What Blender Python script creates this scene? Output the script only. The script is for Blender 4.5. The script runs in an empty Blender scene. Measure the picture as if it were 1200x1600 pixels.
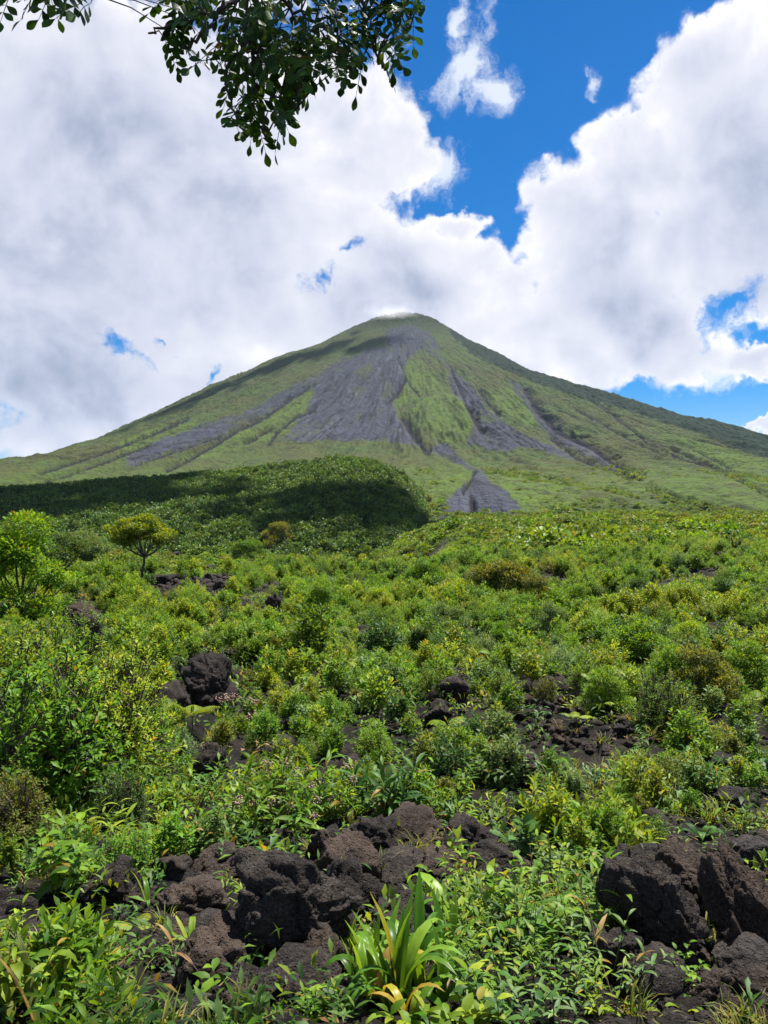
import bpy, bmesh, math, random
import numpy as np
from mathutils import Matrix, Vector

# ------------------------------------------------------------------ camera, sky, sun, exposure
SC = bpy.context.scene
COL = SC.collection
R = math.radians
F_PX = 1186.0                       # focal length in photo pixels (1200 x 1600)
SUN_EL, SUN_AZ = 66.0, 38.0         # degrees; azimuth clockwise from +Y (view direction)
rng = np.random.default_rng(7)
random.seed(7)

cam_d = bpy.data.cameras.new('camera')
cam = bpy.data.objects.new('camera', cam_d)
COL.objects.link(cam)
cam.location = (0, 0, 0)
cam.rotation_euler = (R(90), 0, 0)
cam_d.sensor_fit = 'VERTICAL'
cam_d.sensor_height = 24.0
cam_d.lens = 24.0 * F_PX / 1600.0
cam_d.clip_start = 0.05
cam_d.clip_end = 30000
SC.camera = cam

SC.view_settings.view_transform = 'Standard'
SC.view_settings.look = 'None'
SC.view_settings.exposure = 1.05
SC.view_settings.gamma = 1.0
SC.view_settings.use_curve_mapping = False
SC.render.engine = 'CYCLES'
SC.cycles.use_denoising = True
SC.cycles.max_bounces = 6
SC.cycles.diffuse_bounces = 2
SC.cycles.glossy_bounces = 2
SC.cycles.transmission_bounces = 3
SC.cycles.transparent_max_bounces = 8
SC.cycles.volume_bounces = 3
SC.cycles.sample_clamp_indirect = 6.0


def nd(nt, typ, loc=None, **kw):
    n = nt.nodes.new(typ)
    for k, v in kw.items():
        if k.startswith('in_'):
            key = k[3:]
            n.inputs[int(key) if key.isdigit() else key].default_value = v
        else:
            setattr(n, k, v)
    return n


def mth(nt, op, a, b=None, c=None, clamp=False):
    n = nt.nodes.new('ShaderNodeMath')
    n.operation = op
    n.use_clamp = clamp
    for i, v in enumerate((a, b, c)):
        if v is None:
            continue
        if isinstance(v, (int, float)):
            n.inputs[i].default_value = v
        else:
            nt.links.new(v, n.inputs[i])
    return n.outputs[0]


def vmth(nt, op, a, b=None, scale=None):
    n = nt.nodes.new('ShaderNodeVectorMath')
    n.operation = op
    for i, v in enumerate((a, b)):
        if v is None:
            continue
        if isinstance(v, (tuple, list)):
            n.inputs[i].default_value = v
        else:
            nt.links.new(v, n.inputs[i])
    if scale is not None:
        if isinstance(scale, (int, float)):
            n.inputs['Scale'].default_value = scale
        else:
            nt.links.new(scale, n.inputs['Scale'])
    return n


def sstep(nt, v, a, b, lo=0.0, hi=1.0):
    n = nt.nodes.new('ShaderNodeMapRange')
    n.interpolation_type = 'SMOOTHSTEP'
    n.inputs['From Min'].default_value = a
    n.inputs['From Max'].default_value = b
    n.inputs['To Min'].default_value = lo
    n.inputs['To Max'].default_value = hi
    nt.links.new(v, n.inputs['Value'])
    return n.outputs['Result']


def mixc(nt, fac, a, b, blend='MIX'):
    n = nt.nodes.new('ShaderNodeMix')
    n.data_type = 'RGBA'
    n.blend_type = blend
    for idx, v in ((0, fac), (6, a), (7, b)):
        if isinstance(v, (int, float)):
            n.inputs[idx].default_value = v
        elif isinstance(v, (tuple, list)):
            n.inputs[idx].default_value = tuple(v) + ((1,) if len(v) == 3 else ())
        else:
            nt.links.new(v, n.inputs[idx])
    return n.outputs[2]


def noise(nt, vec, scale, detail=4, rough=0.5, dist=0.0):
    n = nt.nodes.new('ShaderNodeTexNoise')
    n.inputs['Scale'].default_value = scale
    n.inputs['Detail'].default_value = detail
    n.inputs['Roughness'].default_value = rough
    n.inputs['Distortion'].default_value = dist
    if vec is not None:
        nt.links.new(vec, n.inputs['Vector'])
    return n


def ramp(nt, fac, stops):
    n = nt.nodes.new('ShaderNodeValToRGB')
    e = n.color_ramp.elements
    while len(e) > 1:
        e.remove(e[-1])
    e[0].position = stops[0][0]
    e[0].color = tuple(stops[0][1]) + (1,)
    for p, c in stops[1:]:
        x = e.new(p)
        x.color = tuple(c) + (1,)
    nt.links.new(fac, n.inputs[0])
    return n.outputs[0]


def px_dir(px, py):
    v = Vector(((px - 600) / F_PX, 1.0, (800 - py) / F_PX))
    return v.normalized(), v.length


def build_world():
    w = bpy.data.worlds.new('World')
    SC.world = w
    w.use_nodes = True
    nt = w.node_tree
    nt.nodes.clear()
    L = nt.links
    out = nd(nt, 'ShaderNodeOutputWorld')
    bg = nd(nt, 'ShaderNodeBackground')
    bg.inputs['Strength'].default_value = 0.06
    L.new(bg.outputs[0], out.inputs['Surface'])
    sky = nd(nt, 'ShaderNodeTexSky', sky_type='NISHITA', sun_disc=False, sun_elevation=R(SUN_EL),
             sun_rotation=R(SUN_AZ), altitude=600, air_density=1.0, dust_density=0.3, ozone_density=3.0)
    hs = nd(nt, 'ShaderNodeHueSaturation')
    hs.inputs['Saturation'].default_value = 1.75
    hs.inputs['Value'].default_value = 0.95
    L.new(sky.outputs[0], hs.inputs['Color'])
    blue = mixc(nt, 1.0, hs.outputs[0], (1.0, 0.94, 1.04), 'MULTIPLY')
    tc = nd(nt, 'ShaderNodeTexCoord')
    d0 = tc.outputs['Generated']
    # billowing warp of the direction, coarse and fine
    w1 = noise(nt, d0, 4.0, 4, 0.55)
    w2 = noise(nt, d0, 17.0, 6, 0.62)
    o1 = vmth(nt, 'SCALE', vmth(nt, 'SUBTRACT', w1.outputs['Color'], (0.5, 0.5, 0.5)).outputs[0], scale=0.15).outputs[0]
    o2 = vmth(nt, 'SCALE', vmth(nt, 'SUBTRACT', w2.outputs['Color'], (0.5, 0.5, 0.5)).outputs[0], scale=0.075).outputs[0]
    p = vmth(nt, 'ADD', vmth(nt, 'ADD', d0, o1).outputs[0], o2).outputs[0]

    def blob(px, py, rx, ry, roll=0.0, vec=p):
        c, ln = px_dir(px, py)
        yaw = -math.atan2(c.x, c.y)
        pitch = math.asin(c.z)
        m = (Matrix.Rotation(yaw, 3, 'Z') @ Matrix.Rotation(pitch, 3, 'X') @ Matrix.Rotation(R(-roll), 3, 'Y'))
        n = nd(nt, 'ShaderNodeMapping', vector_type='TEXTURE')
        n.inputs['Location'].default_value = c
        n.inputs['Rotation'].default_value = m.to_euler('XYZ')
        n.inputs['Scale'].default_value = (rx / F_PX / ln, 0.6, ry / F_PX / ln)
        L.new(vec, n.inputs['Vector'])
        ln_ = vmth(nt, 'LENGTH', n.outputs[0]).outputs['Value']
        return mth(nt, 'SUBTRACT', 1.0, ln_)

    def union(bs, k=0.25):
        f = bs[0]
        for b in bs[1:]:
            f = mth(nt, 'SMOOTH_MAX', f, b, k)
        return f

    clouds = union([
        blob(120, 330, 520, 520), blob(380, 330, 330, 300), blob(560, 235, 150, 120), blob(300, 600, 420, 150, -8),
        blob(640, 420, 150, 100), blob(610, 520, 230, 75), blob(720, 352, 62, 40), blob(700, 455, 240, 90),
        blob(1150, 130, 150, 140, 0), blob(1010, 250, 130, 120), blob(1140, 300, 240, 230), blob(930, 370, 150, 120),
        blob(900, 490, 240, 130), blob(1010, 540, 170, 90), blob(1240, 470, 130, 70), blob(1195, 575, 60, 40), blob(1195, 672, 40, 14),
    ])
    holes = union([blob(200, 540, 34, 20, -25), blob(262, 522, 20, 8), blob(520, 452, 55, 26, 20), blob(580, 405, 34, 17),
                   blob(640, 312, 52, 24, -10), blob(345, 572, 26, 8, 30), blob(1150, 500, 60, 42, 40), blob(950, 90, 90, 130, 40)], 0.1)
    # the rest of the sky dome, outside the frame: broken cloud of the same kind
    fwd = nd(nt, 'ShaderNodeVectorMath', operation='DOT_PRODUCT')
    L.new(d0, fwd.inputs[0])
    fwd.inputs[1].default_value = (0, math.cos(R(8)), math.sin(R(8)))
    away = sstep(nt, fwd.outputs['Value'], 0.84, 0.62)
    gen = noise(nt, d0, 2.1, 6, 0.55)
    genf = mth(nt, 'MULTIPLY', mth(nt, 'SUBTRACT', gen.outputs[0], 0.49), 3.0)
    genf = mth(nt, 'SUBTRACT', mth(nt, 'ADD', genf, away), 1.0)
    f = mth(nt, 'SMOOTH_MAX', clouds, genf, 0.15)
    # fine detail of the cloud body
    nf = noise(nt, p, 22.0, 9, 0.6)
    nfs = mth(nt, 'MULTIPLY', mth(nt, 'SUBTRACT', nf.outputs[0], 0.5), 0.55)
    nm = noise(nt, d0, 7.5, 6, 0.55, 0.3)
    nms = mth(nt, 'MULTIPLY', mth(nt, 'SUBTRACT', nm.outputs[0], 0.5), 0.65)
    hole_n = noise(nt, p, 30.0, 6, 0.65)
    hole_f = mth(nt, 'ADD', holes, mth(nt, 'MULTIPLY', mth(nt, 'SUBTRACT', hole_n.outputs[0], 0.55), 2.6))
    hole_a = sstep(nt, hole_f, 0.0, 0.95)
    # cauliflower heads: rounded cells of two sizes
    wv = noise(nt, d0, 9.0, 5, 0.6)
    pv = vmth(nt, 'ADD', d0, vmth(nt, 'SCALE', vmth(nt, 'SUBTRACT', wv.outputs['Color'], (0.5, 0.5, 0.5)).outputs[0], scale=0.09).outputs[0]).outputs[0]
    bill = None
    for sc_, am in ((11.0, 0.50), (25.0, 0.26), (56.0, 0.13)):
        vo = nd(nt, 'ShaderNodeTexVoronoi', feature='SMOOTH_F1')
        vo.inputs['Scale'].default_value = sc_
        vo.inputs['Smoothness'].default_value = 0.25
        L.new(pv, vo.inputs['Vector'])
        v = mth(nt, 'MULTIPLY', mth(nt, 'SUBTRACT', 0.38, vo.outputs['Distance']), am)
        bill = v if bill is None else mth(nt, 'ADD', bill, v)
    nfs = mth(nt, 'MULTIPLY', nfs, 0.8)
    ff = mth(nt, 'ADD', mth(nt, 'ADD', mth(nt, 'ADD', f, nfs), nms), bill)
    alpha = mth(nt, 'MULTIPLY', sstep(nt, ff, -0.02, 0.2), mth(nt, 'SUBTRACT', 1.0, hole_a))
    # torn wisps
    wisp = union([blob(735, 95, 52, 110, -28), blob(712, 30, 34, 60), blob(770, 150, 50, 60, -20), blob(920, 108, 26, 32), blob(1130, 590, 120, 60), blob(690, 250, 80, 50)], 0.15)
    wn = noise(nt, p, 13.0, 10, 0.72, 0.6)
    wf = mth(nt, 'ADD', wisp, mth(nt, 'MULTIPLY', mth(nt, 'SUBTRACT', wn.outputs[0], 0.56), 2.4))
    walpha = mth(nt, 'MULTIPLY', sstep(nt, wf, 0.0, 0.75), 0.8)
    # brightness of the cloud: thin, sunward tops are white, thick undersides grey
    lit = nd(nt, 'ShaderNodeVectorMath', operation='ADD')
    L.new(d0, lit.inputs[0])
    lit.inputs[1].default_value = (0.012, 0.0, 0.03)
    na = noise(nt, d0, 6.0, 7, 0.52, 0.25)
    nb = noise(nt, lit.outputs[0], 6.0, 7, 0.52, 0.25)
    relief = mth(nt, 'MULTIPLY', mth(nt, 'SUBTRACT', na.outputs[0], nb.outputs[0]), 1.7)
    relief = mth(nt, 'ADD', relief, mth(nt, 'MULTIPLY', mth(nt, 'SUBTRACT', nf.outputs[0], 0.5), 0.28))
    thick = sstep(nt, ff, 0.1, 0.85)
    dark = union([blob(-20, 560, 320, 200, 0, d0), blob(280, 500, 330, 120, 5, d0), blob(1130, 330, 230, 250, 0, d0), blob(1030, 450, 230, 110, 0, d0), blob(120, 300, 460, 300, 0, d0)], 0.3)
    darkm = sstep(nt, mth(nt, 'ADD', dark, mth(nt, 'MULTIPLY', nms, 0.55)), -0.1, 0.7)
    vdark = sstep(nt, mth(nt, 'ADD', blob(-60, 590, 380, 160, 0, d0), mth(nt, 'MULTIPLY', nms, 0.5)), -0.05, 0.6)
    sh = mth(nt, 'ADD', mth(nt, 'MULTIPLY', thick, 0.20), mth(nt, 'MULTIPLY', darkm, 0.23))
    sh = mth(nt, 'ADD', sh, mth(nt, 'MULTIPLY', vdark, 0.26))
    edge = sstep(nt, ff, 0.05, 0.5)
    sh = mth(nt, 'ADD', sh, mth(nt, 'MULTIPLY', edge, 0.17))
    sh = mth(nt, 'SUBTRACT', sh, mth(nt, 'MULTIPLY', bill, 0.45))
    peak = sstep(nt, blob(620, 470, 170, 70, 0, d0), 0.0, 0.7)
    sh = mth(nt, 'ADD', sh, mth(nt, 'MULTIPLY', peak, 0.2))
    sh = mth(nt, 'SUBTRACT', sh, relief, clamp=True)
    ccol = ramp(nt, sh, [(0.0, (8.6, 8.6, 8.8)), (0.25, (7.0, 7.1, 7.8)), (0.6, (5.2, 5.5, 6.7)), (0.85, (3.4, 3.9, 5.1)), (1.0, (2.2, 2.8, 3.9))])
    # ColorRamp clamps nothing above one in linear mode: values are radiances divided by the background strength
    mix1 = mixc(nt, walpha, blue, (8.0, 8.4, 9.0))
    mix2 = mixc(nt, alpha, mix1, ccol)
    L.new(mix2, bg.inputs['Color'])
    w.cycles.sampling_method = 'MANUAL'
    w.cycles.sample_map_resolution = 512


build_world()

S_DIR = Vector((math.sin(R(SUN_AZ)) * math.cos(R(SUN_EL)), math.cos(R(SUN_AZ)) * math.cos(R(SUN_EL)), math.sin(R(SUN_EL))))
sun_d = bpy.data.lights.new('sun', 'SUN')
sun_d.energy = 5.0
sun_d.angle = R(0.53)
sun_d.color = (1.0, 0.95, 0.87)
sun = bpy.data.objects.new('sun', sun_d)
COL.objects.link(sun)
sun.rotation_euler = S_DIR.to_track_quat('Z', 'Y').to_euler()
sun.location = S_DIR * 50


# ------------------------------------------------------------------ numpy noise
def _h(ix, iy, iz, seed):
    h = (ix.astype(np.int64) * 374761393 + iy.astype(np.int64) * 668265263 + iz.astype(np.int64) * 2147483647 + seed * 974711) & 0xFFFFFFFF
    h = ((h ^ (h >> 13)) * 1274126177) & 0xFFFFFFFF
    h = ((h ^ (h >> 16)) * 2246822519) & 0xFFFFFFFF
    return ((h ^ (h >> 15)) & 0xFFFFFF) / float(0xFFFFFF)


def n2(x, y, seed=0):
    x = np.asarray(x, float); y = np.asarray(y, float)
    ix = np.floor(x); iy = np.floor(y)
    fx = x - ix; fy = y - iy
    u = fx * fx * fx * (fx * (fx * 6 - 15) + 10); v = fy * fy * fy * (fy * (fy * 6 - 15) + 10)
    z = np.zeros_like(ix)
    r = []
    for dx in (0, 1):
        for dy in (0, 1):
            a = _h(ix + dx, iy + dy, z, seed) * 2 * np.pi
            r.append(np.cos(a) * (fx - dx) + np.sin(a) * (fy - dy))
    return ((r[0] * (1 - v) + r[1] * v) * (1 - u) + (r[2] * (1 - v) + r[3] * v) * u) * 1.5


def fbm2(x, y, oct=4, seed=0, gain=0.5, ridged=False):
    s = 0; a = 1.0; t = 0
    for i in range(oct):
        n = n2(x * 2 ** i + 13.7 * i, y * 2 ** i - 7.3 * i, seed + i)
        if ridged:
            n = 1 - 2 * np.abs(n)
        s = s + a * n; t += a; a *= gain
    return s / t


def n3(p, seed=0):
    i = np.floor(p); f = p - i
    u = f * f * f * (f * (f * 6 - 15) + 10)
    s = 0
    for dx in (0, 1):
        for dy in (0, 1):
            for dz in (0, 1):
                w = (u[:, 0] if dx else 1 - u[:, 0]) * (u[:, 1] if dy else 1 - u[:, 1]) * (u[:, 2] if dz else 1 - u[:, 2])
                s = s + w * _h(i[:, 0] + dx, i[:, 1] + dy, i[:, 2] + dz, seed)
    return s * 2 - 1


def fbm3(p, oct=4, seed=0, gain=0.5, ridged=False):
    s = 0; a = 1.0; t = 0
    for i in range(oct):
        n = n3(p * 2 ** i + 5.1 * i, seed + i)
        if ridged:
            n = 1 - 2 * np.abs(n)
        s = s + a * n; t += a; a *= gain
    return s / t


def smooth(a, b, x):
    t = np.clip((x - a) / (b - a), 0, 1)
    return t * t * (3 - 2 * t)


# ------------------------------------------------------------------ mesh helpers
def mesh_np(name, V, faces, mats=(), smooth_shade=True, face_attr=None, point_attr=None):
    """faces: list of (n,k) int arrays"""
    me = bpy.data.meshes.new(name)
    V = np.asarray(V, np.float32)
    me.vertices.add(len(V))
    me.vertices.foreach_set('co', V.ravel())
    faces = [np.asarray(f, np.int32) for f in faces if len(f)]
    nl = sum(f.size for f in faces); nf = sum(len(f) for f in faces)
    if nf:
        me.loops.add(nl)
        me.loops.foreach_set('vertex_index', np.concatenate([f.ravel() for f in faces]))
        me.polygons.add(nf)
        st = []; o = 0
        for f in faces:
            st.append(o + np.arange(len(f)) * f.shape[1]); o += f.size
        me.polygons.foreach_set('loop_start', np.concatenate(st).astype(np.int32))
    for m in mats:
        me.materials.append(m)
    me.update(calc_edges=True)
    if nf:
        me.polygons.foreach_set('use_smooth', np.full(nf, smooth_shade, bool))
    for k, v in (face_attr or {}).items():
        a = me.attributes.new(k, 'FLOAT', 'FACE')
        a.data.foreach_set('value', np.asarray(v, np.float32))
    for k, v in (point_attr or {}).items():
        v = np.asarray(v)
        if v.ndim == 2 and v.shape[1] == 4:
            a = me.attributes.new(k, 'FLOAT_COLOR', 'POINT'); a.data.foreach_set('color', v.astype(np.float32).ravel())
        elif v.ndim == 2:
            a = me.attributes.new(k, 'FLOAT_VECTOR', 'POINT'); a.data.foreach_set('vector', v.astype(np.float32).ravel())
        elif v.dtype.kind == 'i':
            a = me.attributes.new(k, 'INT', 'POINT'); a.data.foreach_set('value', v.astype(np.int32))
        else:
            a = me.attributes.new(k, 'FLOAT', 'POINT'); a.data.foreach_set('value', v.astype(np.float32))
    return me


def link(name, me, parent=None, kind=None, label=None, cat=None, group=None):
    o = bpy.data.objects.new(name, me)
    COL.objects.link(o)
    if parent:
        o.parent = parent
    if kind: o['kind'] = kind
    if label: o['label'] = label
    if cat: o['category'] = cat
    if group: o['group'] = group
    return o


def thing(name, label, cat, loc=(0, 0, 0), rz=0.0, group=None):
    o = link(name, None, None, None, label, cat, group)
    o.location = loc
    o.rotation_euler = (0, 0, rz)
    o.empty_display_size = 0.2
    return o


def grid_faces(nr, nc, wrap=False):
    i = np.arange(nr - 1)[:, None]; j = np.arange(nc if wrap else nc - 1)[None, :]
    j2 = (j + 1) % nc
    return np.stack([i * nc + j, i * nc + j2, (i + 1) * nc + j2, (i + 1) * nc + j], -1).reshape(-1, 4)


def tube(pts, rad, sides=5):
    P = np.asarray(pts, float); n = len(P)
    T = np.gradient(P, axis=0); T /= np.linalg.norm(T, axis=1, keepdims=True) + 1e-9
    ref = np.array([0.31, 0.17, 0.93]) if abs(T[0, 2]) < 0.9 else np.array([0.95, 0.3, 0.1])
    X = np.cross(T, ref); X /= np.linalg.norm(X, axis=1, keepdims=True) + 1e-9
    Y = np.cross(T, X)
    a = np.arange(sides) / sides * 2 * np.pi
    rad = np.broadcast_to(np.asarray(rad, float), (n,))
    V = P[:, None, :] + rad[:, None, None] * (np.cos(a)[None, :, None] * X[:, None, :] + np.sin(a)[None, :, None] * Y[:, None, :])
    return V.reshape(-1, 3), grid_faces(n, sides, True)


class Geo:
    def __init__(s):
        s.V = []; s.F = {}; s.n = 0; s.t = {}

    def add(s, V, F, tint=None):
        F = np.asarray(F); k = F.shape[1]
        s.F.setdefault(k, []).append(F + s.n)
        s.t.setdefault(k, []).append(np.full(len(F), 0.5) if tint is None else np.broadcast_to(tint, (len(F),)))
        s.V.append(np.asarray(V)); s.n += len(V)

    def arrays(s):
        return np.concatenate(s.V), [np.concatenate(f) for f in s.F.values()], np.concatenate([np.concatenate(t) for t in s.t.values()])

    def mesh(s, name, mat, sm=True):
        V, F, t = s.arrays()
        return mesh_np(name, V, F, [mat], sm, {'tint': t})


# ------------------------------------------------------------------ materials
def new_mat(name):
    m = bpy.data.materials.new(name)
    m.use_nodes = True
    nt = m.node_tree
    nt.nodes.clear()
    out = nd(nt, 'ShaderNodeOutputMaterial')
    return m, nt, out


def leaf_mat(name, dark, mid, light, odd=(0.22, 0.15, 0.02), trans=0.42, rough=0.5, spec=0.2, odd_at=0.972):
    m, nt, out = new_mat(name)
    L = nt.links
    at = nd(nt, 'ShaderNodeAttribute', attribute_name='tint')
    oi = nd(nt, 'ShaderNodeObjectInfo')
    t = mth(nt, 'FRACT', mth(nt, 'ADD', at.outputs['Fac'], oi.outputs['Random']))
    c = ramp(nt, t, [(0.0, dark), (0.45, mid), (0.85, light), (odd_at - 0.005, light), (odd_at + 0.01, odd)])
    geo = nd(nt, 'ShaderNodeNewGeometry')
    ns = noise(nt, geo.outputs['Position'], 30, 2)
    hs = nd(nt, 'ShaderNodeHueSaturation')
    rnd2 = mth(nt, 'FRACT', mth(nt, 'MULTIPLY', oi.outputs['Random'], 7.31))
    L.new(mth(nt, 'ADD', 0.488, mth(nt, 'MULTIPLY', rnd2, 0.024)), hs.inputs['Hue'])
    rnd3 = mth(nt, 'FRACT', mth(nt, 'MULTIPLY', oi.outputs['Random'], 23.7))
    vv = mth(nt, 'ADD', 0.72, mth(nt, 'MULTIPLY', ns.outputs[0], 0.56))
    L.new(mth(nt, 'MULTIPLY', vv, mth(nt, 'ADD', 0.80, mth(nt, 'MULTIPLY', rnd3, 0.45))), hs.inputs['Value'])
    L.new(c, hs.inputs['Color'])
    bs = nd(nt, 'ShaderNodeBsdfPrincipled')
    bs.inputs['Roughness'].default_value = rough
    bs.inputs['Specular IOR Level'].default_value = spec
    L.new(hs.outputs[0], bs.inputs['Base Color'])
    tr = nd(nt, 'ShaderNodeBsdfTranslucent')
    tcol = mixc(nt, 1.0, hs.outputs[0], (1.8, 1.4, 0.5), 'MULTIPLY')
    L.new(tcol, tr.inputs['Color'])
    mx = nd(nt, 'ShaderNodeMixShader')
    mx.inputs[0].default_value = trans
    L.new(bs.outputs[0], mx.inputs[1]); L.new(tr.outputs[0], mx.inputs[2])
    L.new(mx.outputs[0], out.inputs['Surface'])
    return m


def bark_mat(name, a, b, scale=18.0):
    m, nt, out = new_mat(name)
    L = nt.links
    geo = nd(nt, 'ShaderNodeNewGeometry')
    ns = noise(nt, geo.outputs['Position'], scale, 5)
    bs = nd(nt, 'ShaderNodeBsdfPrincipled')
    bs.inputs['Roughness'].default_value = 0.85
    L.new(mixc(nt, ns.outputs[0], a, b), bs.inputs['Base Color'])
    L.new(bs.outputs[0], out.inputs['Surface'])
    return m


def rock_mat(name, c0, c1, c2, lichen=0.5):
    m, nt, out = new_mat(name)
    L = nt.links
    geo = nd(nt, 'ShaderNodeNewGeometry')
    P = geo.outputs['Position']
    oi = nd(nt, 'ShaderNodeObjectInfo')
    n1 = noise(nt, P, 3.5, 6, 0.6, 0.4)
    n2_ = noise(nt, P, 45, 5, 0.65)
    n3_ = noise(nt, P, 120, 3, 0.6)
    base = mixc(nt, sstep(nt, n1.outputs[0], 0.35, 0.68), c0, c1)
    base = mixc(nt, sstep(nt, n2_.outputs[0], 0.45, 0.75, 0, 0.75), base, c2)
    # grey crust of lichen in small flecks
    vo = nd(nt, 'ShaderNodeTexVoronoi', feature='F1')
    vo.inputs['Scale'].default_value = 55
    L.new(P, vo.inputs['Vector'])
    nl = noise(nt, P, 7, 5, 0.7)
    fl = mth(nt, 'MULTIPLY', sstep(nt, nl.outputs[0], 0.56, 0.68), sstep(nt, n3_.outputs[0], 0.48, 0.66))
    base = mixc(nt, mth(nt, 'MULTIPLY', fl, lichen), base, (0.17, 0.165, 0.15))
    nmo = noise(nt, P, 5.0, 6, 0.7)
    base = mixc(nt, mth(nt, 'MULTIPLY', sstep(nt, nmo.outputs[0], 0.58, 0.70), sstep(nt, n2_.outputs[0], 0.4, 0.6, 0, 0.55)), base, (0.060, 0.062, 0.022))
    base = mixc(nt, mth(nt, 'MULTIPLY', oi.outputs['Random'], 0.4), base, c0)
    bs = nd(nt, 'ShaderNodeBsdfPrincipled')
    bs.inputs['Roughness'].default_value = 0.92
    bs.inputs['Specular IOR Level'].default_value = 0.25
    L.new(base, bs.inputs['Base Color'])
    # vesicles and rough crust
    hv = mth(nt, 'ADD', mth(nt, 'MULTIPLY', n2_.outputs[0], 1.0), mth(nt, 'MULTIPLY', sstep(nt, vo.outputs['Distance'], 0.0, 0.45), 0.55))
    hv = mth(nt, 'ADD', hv, mth(nt, 'MULTIPLY', n3_.outputs[0], 0.5))
    bp = nd(nt, 'ShaderNodeBump')
    bp.inputs['Strength'].default_value = 1.0
    bp.inputs['Distance'].default_value = 0.03
    L.new(hv, bp.inputs['Height'])
    L.new(bp.outputs[0], bs.inputs['Normal'])
    L.new(bs.outputs[0], out.inputs['Surface'])
    return m


M = {}
M['rock_black'] = rock_mat('black lava', (0.014, 0.0115, 0.010), (0.055, 0.043, 0.036), (0.115, 0.092, 0.077), 0.8)
M['rock_brown'] = rock_mat('brown lava', (0.024, 0.017, 0.013), (0.090, 0.064, 0.048), (0.155, 0.116, 0.09), 0.6)
M['rock_grey'] = rock_mat('grey brown lava', (0.026, 0.022, 0.020), (0.075, 0.064, 0.057), (0.13, 0.112, 0.10), 0.6)
M['bark'] = bark_mat('dark bark', (0.03, 0.022, 0.016), (0.09, 0.07, 0.05))
M['twig'] = bark_mat('grey twig', (0.05, 0.04, 0.03), (0.15, 0.12, 0.09))
M['green_stem'] = bark_mat('green stem', (0.05, 0.075, 0.02), (0.10, 0.12, 0.03))
M['straw'] = bark_mat('dry straw', (0.20, 0.13, 0.06), (0.38, 0.28, 0.15))
M['bright'] = leaf_mat('bright green leaf', (0.042, 0.110, 0.007), (0.095, 0.205, 0.012), (0.165, 0.290, 0.020))
M['yellow'] = leaf_mat('yellow green leaf', (0.078, 0.152, 0.009), (0.16, 0.255, 0.014), (0.27, 0.345, 0.025), (0.34, 0.24, 0.03))
M['deep'] = leaf_mat('deep green leaf', (0.022, 0.068, 0.010), (0.044, 0.112, 0.014), (0.08, 0.16, 0.02), trans=0.25)
M['sage'] = leaf_mat('grey green leaf', (0.05, 0.11, 0.025), (0.09, 0.17, 0.038), (0.15, 0.23, 0.06), trans=0.28)
M['olive'] = leaf_mat('olive leaf', (0.060, 0.095, 0.012), (0.115, 0.160, 0.02), (0.18, 0.21, 0.03), (0.17, 0.11, 0.04), odd_at=0.93)
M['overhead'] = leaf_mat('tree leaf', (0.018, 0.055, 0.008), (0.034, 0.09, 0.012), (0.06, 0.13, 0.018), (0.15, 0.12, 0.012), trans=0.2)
M['fern'] = leaf_mat('fern frond', (0.13, 0.22, 0.02), (0.19, 0.29, 0.025), (0.27, 0.35, 0.035), (0.25, 0.17, 0.03), trans=0.4)
M['strap'] = leaf_mat('strap leaf', (0.05, 0.145, 0.012), (0.095, 0.22, 0.018), (0.18, 0.30, 0.03), (0.36, 0.30, 0.03), trans=0.4, odd_at=0.93, rough=0.35)
M['dead_leaf'] = leaf_mat('dead leaf', (0.20, 0.10, 0.03), (0.28, 0.16, 0.05), (0.34, 0.24, 0.10), (0.2, 0.1, 0.04), trans=0.3)
M['canopy'] = leaf_mat('forest canopy', (0.013, 0.040, 0.009), (0.048, 0.112, 0.015), (0.12, 0.205, 0.022), (0.13, 0.21, 0.02), trans=0.28)
M['scrub'] = leaf_mat('scrub leaf', (0.050, 0.105, 0.010), (0.115, 0.195, 0.016), (0.19, 0.275, 0.024), (0.12, 0.12, 0.03), trans=0.3)
M['grass'] = leaf_mat('grass blade', (0.08, 0.13, 0.02), (0.14, 0.19, 0.03), (0.26, 0.25, 0.06), (0.36, 0.27, 0.11), odd_at=0.72)


def flower_mat():
    m, nt, out = new_mat('pink flower')
    oi = nd(nt, 'ShaderNodeAttribute', attribute_name='tint')
    c = ramp(nt, oi.outputs['Fac'], [(0, (0.24, 0.12, 0.09)), (0.5, (0.34, 0.21, 0.16)), (1, (0.42, 0.31, 0.22))])
    bs = nd(nt, 'ShaderNodeBsdfPrincipled')
    bs.inputs['Roughness'].default_value = 0.7
    nt.links.new(c, bs.inputs['Base Color'])
    nt.links.new(bs.outputs[0], out.inputs['Surface'])
    return m


M['flower'] = flower_mat()


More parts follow.
